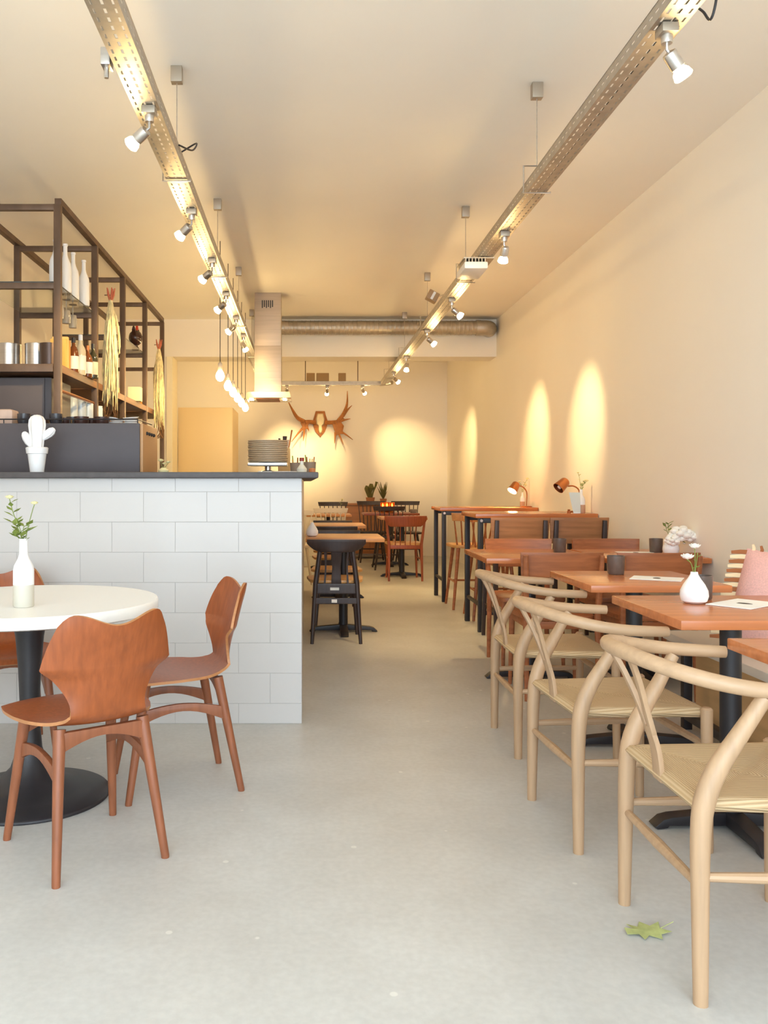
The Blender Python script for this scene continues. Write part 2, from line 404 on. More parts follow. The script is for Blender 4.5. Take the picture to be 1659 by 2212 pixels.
# plates, scale, utensils on the far worktop wing
st = thing('kitchen_scale', 'white kitchen scale carrying the tall plate stack on the worktop', 'scale', (P(579, 0, 5.6).x, 5.6, WT))
MB().box(-.06, .13, -.09, .09, 0, .022).obj('base', WHITE, st, bevel=.006)
MB().lathe([(.05, .022), (.02, .03), (.02, .055)], 16).obj('column', CHROME, st)
MB().box(-.125, .125, -.10, .10, .055, .078).obj('platform', CHROME, st, bevel=.006)
pm = MB().lathe([(0, 0), (.110, 0), (.124, .003), (.127, .006), (.127, .0112), (.122, .0114), (.085, .005), (0, .005)], 30).mesh('plate', mat('grey_stoneware', (206, 182, 150), .45))
ords = ['lowest', 'second', 'third', 'fourth', 'fifth', 'sixth', 'seventh', 'eighth', 'ninth', 'tenth', 'eleventh', 'twelfth']
for k in range(12):
    tag(link('plate', pm, None, (P(579, 0, 5.6).x+random.uniform(-.003, .003), 5.6, WT+.0785+.0118*k)), ('%s grey plate from the bottom of the stack on the scale' % ords[k]) if k else 'lowest grey plate of the stack on the kitchen scale', 'plate', 'stack of grey plates')
def lathe_thing(name, prof, m, loc, label, cat, n=20, group=None):
    return tag(link(name, MB().lathe(prof, n).mesh(name, m), None, loc), label, cat, group)
wx = P(612, 0, 5.25)
lathe_thing('side_plate', [(0, 0), (.06, 0), (.085, .012), (.084, .015), (.058, .005), (0, .005)], WHITE, (wx.x+.02, 5.2, WT+.001), 'small white plate on the worktop in front of the scale', 'plate')
ut = thing('knife_block', 'pale block of knives and utensils behind the plate stack', 'knife block', (P(613, 0, 6.3).x, 6.3, WT))
MB().box(-.04, .045, -.05, .05, 0, .20).obj('block', mat('pale_block', (214, 176, 120), .6), ut, bevel=.008)
for i, (x, h, r, mm) in enumerate([(-.035, .27, .008, DKWOOD), (-.012, .25, .007, CREAMF), (.004, .285, .016, DKWOOD), (.022, .26, .014, CHROME), (.035, .33, .006, COPPER)]):
    MB().tube([(x, 0, .19), (x+.004+(0.02 if i == 4 else 0), 0, h)], [r*.6, r], 8).obj('handle', mm, ut)
for i, (px, d, h) in enumerate([(640, 5.5, .075), (669, 5.5, .080)]):
    loc = (P(px, 0, d).x, d, WT)
    hd = thing('cutlery_pot', '%s grey cutlery pot on the right end of the worktop' % ('left-hand' if i == 0 else 'right-hand'), 'pot', loc, 0, 'grey cutlery pots')
    MB().lathe([(0, 0), (.036, 0), (.040, h), (.036, h), (.032, .006), (0, .006)], 20).obj('pot', mat('grey_pot', (142, 122, 104), .6), hd)
    for k in range(5):
        a = k*1.25+i; MB().tube([(.018*math.cos(a), .018*math.sin(a), .01), (.03*math.cos(a), .03*math.sin(a), h+.02+.012*(k % 3))], .004, 6).obj('handle', (LTSEAT, COPPER, GREEN)[k % 3], hd)
sb = thing('sauce_bottle', 'squat clear bottle with a red cap near the worktop end', 'bottle', (P(652, 0, 5.1).x, 5.1, WT))
MB().lathe([(0, 0), (.028, 0), (.030, .03), (.012, .055), (.012, .075), (0, .075)], 20).obj('body', mat('pale_glass', (226, 222, 206), .2), sb)
MB().lathe([(.013, .075), (.013, .095), (0, .095)], 16).obj('cap', mat('red_cap', (150, 48, 28), .4), sb)
lathe_thing('wooden_pot', [(0, 0), (.016, 0), (.018, .022), (.010, .026), (0, .026)], CHERRY, (P(682, 0, 4.7).x-.02, 4.7, WT+.001), 'tiny wooden salt pot at the very end of the worktop', 'salt pot')
# small cream blossom at the left of the hood
def sprig(name, label, loc, stems, leafm, flowm, leaf=.012, puff=None):
    t = thing(name, label, 'flowers', loc)
    sm = MB(); lf = MB(); fl = MB()
    for (pts, leaves, flower) in stems:
        sm.tube(pts, .0016, 5, k=4)
        cp = catmull(pts, 8); n = len(cp)
        for q in range(leaves):
            p = cp[int(n*(.35+.6*q/max(1, leaves)))]; a = q*2.4+random.random()
            dr = Vector((math.cos(a), math.sin(a)*.6, .5)).normalized()
            sd = dr.cross(Vector((0, 0, 1))).normalized(); L = leaf*random.uniform(.8, 1.3)
            lf.add([p, p+dr*L*.5+sd*L*.38, p+dr*L*1.1, p+dr*L*.5-sd*L*.38, p+dr*L*.55+Vector((0,0,L*.12))], [(0,1,4),(1,2,4),(2,3,4),(3,0,4)])
        if flower:
            c = cp[-1]; fl.ball(c+Vector((0, 0, flower*.4)), flower*.38, n=8, m=6)
            for ring, (np_, rr, lift) in enumerate([(6, 1.0, .55), (6, .85, 1.1), (5, .7, 2.2)]):
                for q in range(np_):
                    a = 2*PI*q/np_+ring; dr = Vector((math.cos(a), math.sin(a), lift)).normalized(); sd = Vector((-math.sin(a), math.cos(a), 0)); L = flower*rr
                    fl.add([c, c+dr*L*.6+sd*L*.55+Vector((0,0,L*.1)), c+dr*L+Vector((0,0,L*.1)), c+dr*L*.6-sd*L*.55+Vector((0,0,L*.1)), c+dr*L*.6-Vector((0,0,L*.12))], [(0,1,4),(1,2,4),(2,3,4),(3,0,4)])
    if puff:
        for (px_, py_, pz_, pr_) in puff:
            for q in range(16):
                a = q*2.4; zz = 1-2*(q+.5)/16; rr = math.sqrt(1-zz*zz); dr = Vector((rr*math.cos(a), rr*math.sin(a), zz*.7))
                fl.ball(Vector((px_, py_, pz_))+dr*pr_*.72, pr_*.42, pr_*.42, pr_*.30, n=8, m=6)
    sm.obj('stem', GREEN, t)
    if lf.v: o = lf.obj('leaves', leafm, t, solid=.0006); o['kind'] = 'stuff'
    if fl.v: o = fl.obj('blossom', flowm, t, solid=.0006); o['kind'] = 'stuff'
    return t
bx = P(385, 0, 5.3)
lathe_thing('bud_vase', [(0, 0), (.025, 0), (.03, .015), (.012, .03), (.01, .03), (0, .01)], YPET, (bx.x, 4.75, WT), 'low cream bud vase on the worktop left of the range hood', 'vase')
sprig('blossom_sprig', 'cream blossom sprig in the low bud vase on the worktop', (bx.x, 4.75, WT+.012), [([(0,0,0), (-.01,0,.03), (-.015,0,.05)], 1, .022), ([(0,0,0), (.012,0,.025), (.026,0,.042)], 1, .018), ([(0,0,0), (0,0,.02), (.005,0,.035)], 1, .016)], YPET, YPET)

# ================================================================== steel shelf rack
RKX0, RKX1 = -2.05, -1.50
RKY = [5.30, 6.23, 7.18, 8.17, 9.15]
rk = thing('shelf_rack', 'tall brown steel frame shelf rack behind the bar', 'shelf rack', (0, 0, 0))
for y in RKY:
    for x in (RKX0, RKX1):
        MB().box(x-.021, x+.021, y-.021, y+.021, 0, 2.86).obj('post', STEELF, rk, bevel=.002)
    for z in (2.86, 2.385): MB().box(RKX0+.021, RKX1-.021, y-.018, y+.018, z-.036, z).obj('crossbar', STEELF, rk, bevel=.002)
for x in (RKX0, RKX1):
    MB().box(x-.0205, x+.0205, RKY[0], RKY[-1], 2.861, 2.90).obj('top_rail', STEELF, rk, bevel=.002)
for i in range(4):
    MB().box(RKX0-.02, RKX1+.020, RKY[i]+.022, RKY[i+1]-.022, 1.845, 1.893).obj('shelf', SHELFWD, rk, bevel=.003)
MB().box(RKX0+.022, RKX1-.022, RKY[0]-.03, RKY[0]+.03, 1.845, 1.893).obj('shelf_edge', STEELF, rk, bevel=.003)
GLS = mat('clear_shelf_glass', (235, 240, 238), .05, trans=.9)
MB().box(RKX0+.03, RKX1-.01, RKY[0]-.01, RKY[1]+.01, 2.3855, 2.394).obj('glass_shelf', GLS, rk)
MB().box(RKX0+.03, RKX1-.01, RKY[2]-.01, RKY[3]+.01, 2.3855, 2.394).obj('glass_shelf', GLS, rk)
MB().tube([(RKX1+.0, 5.35, 1.74), (RKX1+.0, 6.18, 1.74)], .011, 8).obj('hanging_rail', COPPER, rk)
bx_ = thing('black_cupboard', 'black cupboard hanging below the first shelf of the rack', 'cupboard', (-1.80, 5.575, 1.52))
MB().box(-.24, .245, -.22, .22, 0, .30).obj('body', CHAR, bx_, bevel=.004)
MB().box(-.238, .205, -.232, -.221, .005, .295).obj('door', CHAR, bx_, bevel=.003)
WBOT = [(0, 0), (.036, 0), (.039, .01), (.039, .155), (.034, .19), (.018, .228), (.0135, .25), (.013, .30), (.016, .302), (.016, .315), (.009, .315), (0, .30)]
wbm = MB().lathe(WBOT, 24).mesh('white_bottle', WHITE)
for i, (px, d) in enumerate([(120, 5.52), (141, 5.62), (158, 5.83), (181, 6.03)]):
    x = (px-HX)*d/F
    tag(link('white_bottle', wbm, None, (x, d, 2.3945)), ['leftmost white bottle on the glass shelf, behind the front post', 'second white bottle on the glass shelf of the rack', 'third white bottle from the left on the glass shelf', 'rightmost white bottle on the glass shelf of the rack'][i], 'bottle', 'white bottles on the glass shelf')
wg = MB().lathe([(.026, 0), (.03, .05), (.024, .085), (.004, .09), (.004, .15), (.028, .155)], 16).mesh('wine_glass', mat('hung_glass', (224, 214, 196), .1, trans=.6))
for i in range(3):
    tag(link('wine_glass', wg, None, (-1.58, 5.62+.16*i, 2.228)), ['wine glass hanging upside down nearest the front rack post', 'middle wine glass hanging below the glass shelf', 'wine glass hanging below the glass shelf, farthest back'][i], 'glass', 'hanging wine glasses')
SZ = 1.8935
potm = MB().lathe([(0, 0), (.072, 0), (.075, .004), (.075, .166), (.077, .172), (.073, .172), (.071, .166), (.071, .01), (0, .01)], 32).mesh('steel_pot', CHROME)
potd = MB().lathe([(0, 0), (.060, 0), (.063, .148), (.060, .148), (.058, .01), (0, .01)], 28).mesh('dark_pot', mat('dark_tin', (92, 74, 66), .35, metal=.6))
for px, lb in ((20, 'left brushed steel canister on the first rack shelf'), (80, 'right brushed steel canister on the first rack shelf')):
    tag(link('steel_canister', potm, None, ((px-HX)*5.62/F, 5.62, SZ)), lb, 'canister', 'steel canisters on the rack')
tag(link('dark_tin', potd, None, ((-6-HX)*5.75/F, 5.75, SZ)), 'dark tin at the far left beside the steel canister', 'tin')
tag(link('dark_tin', potd, None, ((108-HX)*5.45/F, 5.45, SZ)), 'dark tin between the steel canister and the front post', 'tin')
for i, (y, h, col) in enumerate([(5.585, .20, (222, 176, 96)), (5.625, .22, (228, 190, 120)), (5.665, .205, (206, 150, 76))]):
    tag(link('book', MB().box(-.05, .05, -.018, .018, 0, h).mesh('book', mat('book_%d' % i, col, .7), bevel=.003), None, (-1.575, y, SZ)), 'yellow-tan book, %s of three standing behind the rack post' % ['nearest', 'middle', 'farthest'][i], 'book', 'books on the rack')
def bottle(loc, h, r, glass, lab, cap, label, group='bottles on the rack shelf'):
    t = thing('bottle', label, 'bottle', loc, 0, group)
    MB().lathe([(0, 0), (r*.92, 0), (r, .008), (r, h*.58), (r*.8, h*.68), (r*.36, h*.78), (r*.34, h*.93), (0, h*.93)], 18).obj('body', glass, t)
    MB().lathe([(r*1.02, h*.12), (r*1.02, h*.48)], 18).obj('label', lab, t)
    MB().lathe([(r*.40, h*.86), (r*.40, h), (0, h)], 14).obj('cap', cap, t)
    return t
AMB = mat('amber_glass', (120, 66, 30), .15); DGR = mat('dark_green_glass', (50, 48, 34), .12); CLR = mat('clear_spirit', (232, 214, 176), .1)
LBW = mat('white_label', (250, 246, 232), .6)
for px, d, h, r, g, l, c, lb in [(159, 5.75, .235, .034, AMB, LBW, BLK, 'amber bottle with dark cap nearest the front post'),
    (174, 5.84, .27, .036, CLR, LBW, WHITE, 'tall clear bottle with white label and white cap'),
    (189, 5.98, .22, .033, AMB, LBW, COPPER, 'amber bottle with copper cap beside the tall clear bottle'),
    (201, 6.06, .245, .034, DGR, mat('pink_label', (216, 176, 160), .6), BLK, 'dark green bottle with pinkish label beside the second post'),
    (240, 6.85, .19, .032, CLR, LBW, COPPER, 'short pale bottle just right of the first hanging plant'),
    (246, 7.05, .15, .034, CLR, LBW, BLK, 'squat pale jar-bottle before the third rack post')]:
    bottle(((px-HX)*d/F, d, SZ), h, r, g, l, c, lb)
for i, (px, d, sx, h, col, lb) in enumerate([(258, 7.35, .05, .075, (244, 216, 160), 'small cream box behind the third rack post'), (292, 7.70, .11, .125, (252, 238, 196), 'large cream carton on the rack shelf beside the fourth post'), (307, 8.3, .03, .10, (214, 158, 80), 'small amber box behind the fourth rack post')]):
    tag(link('carton', MB().box(-sx/2, sx/2, -.05, .05, 0, h).mesh('carton', mat('carton_%d' % i, col, .6), bevel=.004), None, ((px-HX)*d/F, d, SZ)), lb, 'box')
# white canisters glimpsed below the shelf
sk = thing('back_cupboard', 'long low cupboard running below the steel shelf rack', 'cupboard', (-1.79, 7.2, 0))
MB().box(-.22, .22, -1.85, .65, 0, .95).obj('body', DKWOOD, sk, bevel=.004)
MB().box(-.22, .245, -1.87, .67, .951, .985).obj('top', SHELFWD, sk, bevel=.003)
for k in range(4): MB().box(.221, .236, -1.84+.62*k, -1.84+.62*k+.60, .05, .93).obj('door', DKWOOD, sk, bevel=.003)
rs = thing('low_shelf', 'dark shelf with bracket legs holding white canisters', 'shelf', (-1.79, 5.95, .985))
MB().box(-.2, .25, -.14, .55, .60, .63).obj('board', SHELFWD, rs, bevel=.003)
for yy in (-.12, .52):
    MB().box(-.2, .21, yy-.012, yy+.012, 0, .60).obj('leg', STEELF, rs)
for i, (px, d, h) in enumerate([(140, 5.85, .145), (157, 5.95, .15), (175, 6.04, .14), (191, 6.13, .13), (212, 6.38, .12)]):
    lathe_thing('white_canister', [(0, 0), (.033, 0), (.034, .005), (.034, h*.86), (.030, h*.9), (.030, h), (0, h)], mat('blue_white_glaze', (226, 236, 242), .15), ((px-HX)*d/F, d, 1.6155), '%s bluish white canister below the rack shelf' % ['nearest', 'second', 'third', 'fourth', 'farthest'][i], 'canister', 18, 'white canisters below the shelf')
fg = thing('steel_fridge', 'narrow stainless fridge under the far end of the rack', 'fridge', (-1.83, 8.66, 0))
MB().box(-.25, .25, -.44, .44, .05, 1.75).obj('body', CHROME, fg, bevel=.006)
for k in (-1, 1):
    fd = MB().box(.251, .285, min(k*.01, k*.435), max(k*.01, k*.435), .08, 1.73).obj('door', mat('white_enamel', (226, 230, 234), .3), fg, bevel=.006)
    MB().box(.2845, .305, k*.05-.012, k*.05+.012, 1.05, 1.40).obj('handle', BLK, fd, bevel=.004)
for fx in (-.2, .2):
    for fy in (-.38, .38): MB().lathe([(.02, 0), (.02, .05)], 10, (fx, fy, 0)).obj('foot', BLK, fg)
# hanging amaranth
def hanging(label, loc, L, wtop, seed):
    rnd = random.Random(seed); t = thing('hanging_plant', label, 'hanging plant', loc, 0, 'trailing dried plants on the rack')
    b = MB()
    for k in range(150):
        a = rnd.uniform(0, 2*PI); r0 = wtop*.35*math.sqrt(rnd.random()); l = L*rnd.uniform(.45, 1.0); sp = rnd.uniform(.8, 1.9)
        x0, y0 = r0*math.cos(a), r0*math.sin(a)
        pts = [(x0*.3, y0*.3, .02)]
        for q in range(1, 8):
            f = q/7; pts.append((x0*(.4+sp*min(1, f*1.6))+rnd.uniform(-.006, .006), y0*(.4+sp*min(1, f*1.6))+rnd.uniform(-.006, .006), -l*f))
        b.tube(pts, [.004, .008, .0085, .007, .002], 5)
    o = b.obj('tassels', mat('amaranth', (222, 206, 158), .85, var=.3, scale=(60, 60, 25)), t); o['kind'] = 'stuff'
    d = MB()
    for k in range(14):
        a = rnd.uniform(0, 2*PI); d.tube([(.02*math.cos(a), .02*math.sin(a), -L*.82), (.05*math.cos(a), .05*math.sin(a), -L*1.0), (.045*math.cos(a+1), .045*math.sin(a+1), -L*1.10)], .003, 4, k=3)
    o = d.obj('dry_leaves', mat('dry_brown', (112, 78, 48), .9), t); o['kind'] = 'stuff'
    s = MB()
    for k in range(5):
        a = k*1.3; s.tube([(0, 0, -.02), (.02*math.cos(a), .02*math.sin(a), .05), (.03*math.cos(a), .03*math.sin(a), .10)], [.004, .009, .004], 6)
    s.obj('flower_tip', mat('dusty_red', (190, 104, 76), .8), t)
    MB().tube([(-.045, 0, .05), (0, 0, .05), (0, 0, -.02)], .004, 6).obj('hook', STEELF, t)
    return t
hanging('long straw-coloured trailing plant hung on the second rack post', (-1.425, 6.40, 2.50), .80, .085, 3)
hanging('smaller straw-coloured trailing plant hung near the last rack post', (-1.425, 8.50, 2.47), .78, .075, 5)
# dark bird ornament with red comb
bd = thing('bird_ornament', 'dark glossy round-bodied ornament with red top on the rack', 'ornament', (-1.55, 7.98, 2.3945))
DBR = mat('dark_glaze', (58, 36, 30), .2)
MB().ball((0, 0, .105), .062, .075, .072, 18, 12).obj('body', DBR, bd)
MB().lathe([(.03, 0), (.034, .01), (.02, .03), (.022, .05)], 16).obj('foot', DBR, bd)
MB().tube([(0, .05, .13), (0, .075, .165), (0, .07, .19)], [.032, .024, .018], 10, k=3).obj('neck', DBR, bd)
MB().flat([(0, -.05, .13), (0, -.085, .17), (0, -.09, .20)], (1, 0, 0), [.03, .03, .01], [.05, .03, .01], k=3).obj('tail', DBR, bd)
MB().prism([(.045, .185), (.05, .225), (.065, .205), (.075, .23), (.088, .205), (.10, .215), (.095, .175)], lambda p: (-.008, p[0], p[1]), lambda p: (.008, p[0], p[1])).obj('comb', mat('red_glaze', (190, 56, 34), .3), bd)

# ================================================================== range hood
HD = 9.06
HOODM = mat('hood_steel', (186, 172, 158), 0.5, metal=0.8, var=0.06, scale=(3, 3, 60))
hx = P(578.5, 0, HD).x
rh = thing('range_hood', 'stainless chimney range hood hanging from the ceiling over the worktop', 'range hood', (hx, HD+.135, 2.05))
MB().box(-.137, .137, -.135, .135, .06, RZ-2.05).obj('chimney', HOODM, rh, bevel=.003)
MB().box(-.1385, .1385, -.137, .137, .06, .55).obj('chimney_sleeve', HOODM, rh, bevel=.003)
for k in range(6): MB().box(-.062+.021*k, -.051+.021*k, -.1375, -.1345, .94+(.01 if k % 2 else 0), 1.02).obj('vent_slot', BLK, rh)
can = MB(); can.prism([(-.205, -.25), (.225, -.25), (.225, .25), (-.205, .25)], lambda p: (p[0]*1.08, p[1]*1.05, .0), lambda p: (p[0], p[1], .062))
can.obj('canopy', mat('hood_glass', (214, 200, 180), .2, metal=.3), rh, bevel=.004)
MB().box(-.12, .12, -.18, .18, -.006, .001).obj('grease_filter', mat('filter_copper', (150, 92, 60), .45, metal=.4), rh)
for sx in (-.17, .175):
    for sy in (-.16, -.04): MB().lathe([(.020, -.005), (.020, .002), (0, .002)], 16, (sx, sy, -.002)).obj('hood_lamp', BULB, rh)

# tall cream cupboard behind the kitchen pass
cb = thing('tall_cupboard', 'tall plain cream cupboard standing in the kitchen at the back', 'cupboard', (-1.26, 11.45, 0))
MB().box(-.345, .345, -.44, .45, 0, 2.13).obj('body', mat('cream_panel', (236, 212, 164), .5), cb, bevel=.006)
cbd = MB().box(-.34, .34, -.462, -.441, .08, 2.12).obj('door', mat('cream_panel', (236, 212, 164), .5), cb, bevel=.004)
MB().box(.30, .312, -.485, -.463, .95, 1.15).obj('handle', CHROME, cbd, bevel=.003)

# pendant bulbs in a row
for i in range(6):
    t_ = i/5; px = 475.5+(530-475.5)*t_**.72; dd = 7.14*(HX-475.5)/(HX-px); x = (475.5-HX)*7.14/F
    bz = CH+(HY-812)*7.14/F
    t = thing('pendant_bulb', ['bare pendant bulb nearest the camera in the row beside the hood'] [0] if i == 0 else '%s bare pendant bulb of the row receding beside the range hood' % ['second', 'third', 'fourth', 'fifth', 'last'][i-1], 'pendant light', (x, dd, bz), 0, 'row of pendant bulbs')
    MB().tube([(0, 0, .09), (0, 0, RZ-bz)], .0035, 6).obj('cord', BLK, t)
    MB().lathe([(.016, .045), (.018, .05), (.018, .10), (.006, .115)], 14).obj('socket', mat('grey_socket', (170, 160, 150), .5), t)
    MB().lathe([(0, -.045), (.018, -.040), (.032, -.022), (.036, 0), (.030, .022), (.016, .045)], 18).obj('glass_bulb', PBULB, t)

# ================================================================== duct on the beam
du = thing('ventilation_duct', 'round spiral ventilation duct along the ceiling beam', 'duct', (0, 10.38, 3.02))
prof = []; L0, L1 = hx-.2, 2.03
n = int((L1-L0)/.05)
db = MB(); M_ = Matrix.Translation((L0, 0, 0)) @ Matrix.Rotation(PI/2, 4, 'Y')
for k in range(n+1):
    z = (L1-L0)*k/n; prof += [(.082, z), (.082, z+.036), (.0855, z+.040), (.0855, z+.044)]
prof.append((.082, L1-L0+.05)); db.lathe(prof, 24, M=M_); db.obj('pipe', GALV, du)
MB().tube([(2.05, 0, 0), (2.12, 0, 0), (2.18, .03, 0), (2.20, .09, 0), (2.20, .155, 0)], .088, 20, k=3).obj('elbow', GALV, du)
MB().tube([(2.02, 0, 0), (2.075, 0, 0)], .092, 20).obj('collar', GALV, du)

# ================================================================== cable trays
TZ = 2.615; TW = .10; THt = .056
def tray_mesh(L, end_cut=0.0):
    """perforated channel along +y, x centred, bottom at z=0"""
    b = MB(); pitch = .05; sl = .028
    n = int(L/pitch); ys = [0.0]; yslot = []
    for k in range(n):
        a = k*pitch+.011; ys += [a, a+sl]; yslot.append((a, a+sl))
    ys.append(L)
    hw = TW/2
    xs = [-hw, -.037, -.030, -.0045, .0045, .030, .037, hw]; sx = {1, 3, 5}
    for j in range(len(ys)-1):
        slotrow = j % 2 == 1
        for i in range(7):
            if slotrow and i in sx: continue
            b.add([(xs[i], ys[j], 0), (xs[i+1], ys[j], 0), (xs[i+1], ys[j+1], 0), (xs[i], ys[j+1], 0)], [(0, 1, 2, 3)])
    zs = [0, .026, .033, THt]
    for x in (-hw, hw):
        for j in range(len(ys)-1):
            for i in range(3):
                if j % 2 == 1 and i == 1: continue
                b.add([(x, ys[j], zs[i]), (x, ys[j+1], zs[i]), (x, ys[j+1], zs[i+1]), (x, ys[j], zs[i+1])], [(0, 1, 2, 3)])
        xi = x*.86
        b.add([(x, 0, THt), (x, L, THt), (xi, L, THt), (xi, 0, THt)], [(0, 1, 2, 3)])
    return b
def tray(label, x, y0, y1, hangers):
    t = thing('cable_tray', label, 'cable tray', (x, y0, TZ), 0, 'perforated ceiling cable trays')
    tray_mesh(y1-y0).obj('channel', GALV, t, solid=0.0015, sharp=20)
    for k, xx in enumerate((-.022, .012)): MB().tube([(xx, .0, .008), (xx+.006, (y1-y0)*.3, .008), (xx-.004, (y1-y0)*.7, .008), (xx, y1-y0, .008)], .0055, 6, k=6).obj('cable', (WHITE, BLK)[k], t)
    for hy in hangers:
        yy = hy-y0
        hw = .066
        hbk = MB().tube([(hw, yy, .0), (hw, yy, -.006), (-hw, yy, -.006), (-hw, yy, .128), (.0, yy, .128)], .0045, 6).obj('hanger_bracket', CHROME, t)
        MB().tube([(0, yy, .124), (0, yy, RZ-TZ-.06)], .0028, 6).obj('hanger_rod', CHROME, hbk)
        MB().box(-.027, .027, yy-.022, yy+.022, RZ-TZ-.075, RZ-TZ).obj('ceiling_mount', mat('zinc_bracket', (176, 164, 148), .45, metal=.6), hbk, bevel=.003)
    return t
LX, RX = -.612, 1.145
tl = tray('long perforated cable tray hung over the bar side', LX, -.4, 12.78, [2.2, 4.16, 6.09, 8.01, 9.95])
tr = tray('long perforated cable tray hung over the table side', RX, -.4, 12.70, [2.35, 4.33, 6.26, 8.22, 10.11, 12.0])
tcx = thing('cross_tray', 'short cross cable tray hung before the back wall', 'cable tray', (LX+.06, 12.85, TZ-.0), -PI/2, 'perforated ceiling cable trays')
tray_mesh(RX-LX-.10).obj('channel', GALV, tcx, solid=.0015, sharp=20)
for q in (.55, 1.32):
    MB().tube([(0, q, .04), (0, q, RZ-TZ)], .006, 6).obj('hanger_rod', STEELF, tcx)
MB().tube([(-.0, RX-LX-.12, .02), (.0, RX-LX-.02, .03), (.10, RX-LX+.055, .03)], .03, 8).obj('corner_piece', GALV, tcx)
for i, (px, wpx) in enumerate([(671, 18), (697, 27), (739, 16)]):
    d = 12.85; x = (px-HX)*d/F; ww = wpx*d/F
    tag(link('tray_box', MB().box(-ww/2, ww/2, -.04, .04, 0, .12).mesh('tray_box', mat('grey_box', (166, 136, 96), .6), bevel=.006), None, (x, d, TZ+THt+.001)), '%s brown box standing on the cross cable tray' % ['left small', 'wide middle', 'right small'][i], 'box', 'boxes on the cross tray')
# loose cable loops
tl_l = MB().tube([(LX+.055, 3.85, TZ+.045), (LX+.10, 3.95, TZ+.06), (LX+.10, 4.1, TZ+.15), (LX+.02, 4.158, TZ+.13)], .004, 6, k=6).obj('cable_loop', BLK)
tag(tl_l, 'thin dark cable looping off the bar-side tray by its hanger', 'cable')
cl2 = MB().tube([(RX+.056, 2.55, TZ+.04), (RX+.075, 2.60, TZ-.01), (RX+.072, 2.63, TZ-.05), (RX+.064, 2.66, TZ-.01), (RX+.057, 2.70, TZ+.03)], .004, 6, k=6).obj('cable_loop', BLK)
tag(cl2, 'small dark cable loop on the table-side tray at the frame top', 'cable')

# spotlights
SPOTN = [0]
def spot(label, x, y, drop, out, target, group, on=True, watt=SPOT_W, cone=46):
    """clamp under the tray at (x,y), stem down, head aimed at target"""
    t = thing('spotlight', label, 'spotlight', (x, y, TZ-.0015), 0, group)
    MB().box(-.026, .026, -.032, .032, -.030, -.0005).obj('clamp', mat('zinc_bracket', (176, 164, 148), .45), t, bevel=.004)
    MB().lathe([(.017, -.055), (.018, -.052), (.018, -.030)], 14).obj('adapter', CHROME, t)
    j = Vector((0, 0, -.055-drop)); e = j+Vector(out)
    MB().tube([(0, 0, -.053), j, e], .0055, 8).obj('stem', CHROME, t)
    tv = Vector(target)-(Vector((x, y, TZ))+e); dr = tv.normalized()
    M = frame(e, dr)
    hd = MB().lathe([(.008, -.004), (.021, .0), (.023, .006), (.023, .052), (.020, .056), (0, .056)], 18, M=M).obj('lamp_head', CHROME, t)
    MB().lathe([(.016, .0565), (.026, .070), (.030, .088), (.024, .093), (0, .094)], 18, M=M).obj('reflector_bulb', BULB, hd)
    if on:
        SPOTN[0] += 1
        ld = bpy.data.lights.new('spot_light_%02d' % SPOTN[0], 'SPOT'); ld.energy = watt; ld.color = WARM
        ld.spot_size = math.radians(cone); ld.spot_blend = 1.0; ld.shadow_soft_size = 0.03
        lo = bpy.data.objects.new('spot_light_%02d' % SPOTN[0], ld); C.objects.link(lo)
        p = Vector((x, y, TZ))+e+dr*.105; lo.location = p
        lo.rotation_euler = dr.to_track_quat('-Z', 'Y').to_euler()
    return t
GL, GR, GC = 'spotlights on the bar-side tray', 'spotlights on the table-side tray', 'spotlights on the cross tray'
ordl = ['nearest', 'second', 'third', 'fourth', 'fifth', 'sixth', 'seventh']
for i, (y, tg) in enumerate([(3.36, (-1.9, 4.1, 1.75)), (4.61, (-1.8, 5.5, 1.7)), (5.62, (-1.8, 6.6, 1.8)), (6.6, (-1.8, 7.5, 1.7)), (7.55, (-1.8, 8.4, 1.7)), (8.45, (.45, 10.4, .5)), (11.45, (-1.5, 14.2, 2.65))]):  # last spot is added, unseen behind the hood, to brighten the back-left wall
    spot('%s lit spotlight on the cable tray over the bar' % ordl[i], LX+.012, y, .022, (-.012, .004, -.008), tg, GL)
for i, (y, tg, wt_) in enumerate([(2.76, (2.3, 3.2, 1.2), .6), (5.02, (1.0, 6.6, .2), 1.0), (6.82, (2.3, 7.15, 1.65), 1), (8.2, (2.3, 8.7, 1.65), 1), (9.9, (.9, 9.4, .1), 1.1), (11.3, (2.3, 12.3, 1.65), 1.1)]):
    spot('%s lit spotlight on the cable tray over the tables' % ordl[i], RX-.005, y, .020, (.008, .003, -.008), tg, GR, watt=SPOT_W*wt_, cone=46)
for i, (px, tg) in enumerate([(620, (-.3, 14.2, 1.6)), (707, (.2, 14.2, 1.55)), (783, (1.65, 14.2, 1.65))]):
    spot(['leftmost spotlight on the cross tray, behind the hood', 'middle spotlight on the cross tray above the antlers', 'rightmost spotlight on the cross tray before the back wall'][i], (px-HX)*12.85/F, 12.85, .005, (0, .005, -.008), tg, GC)
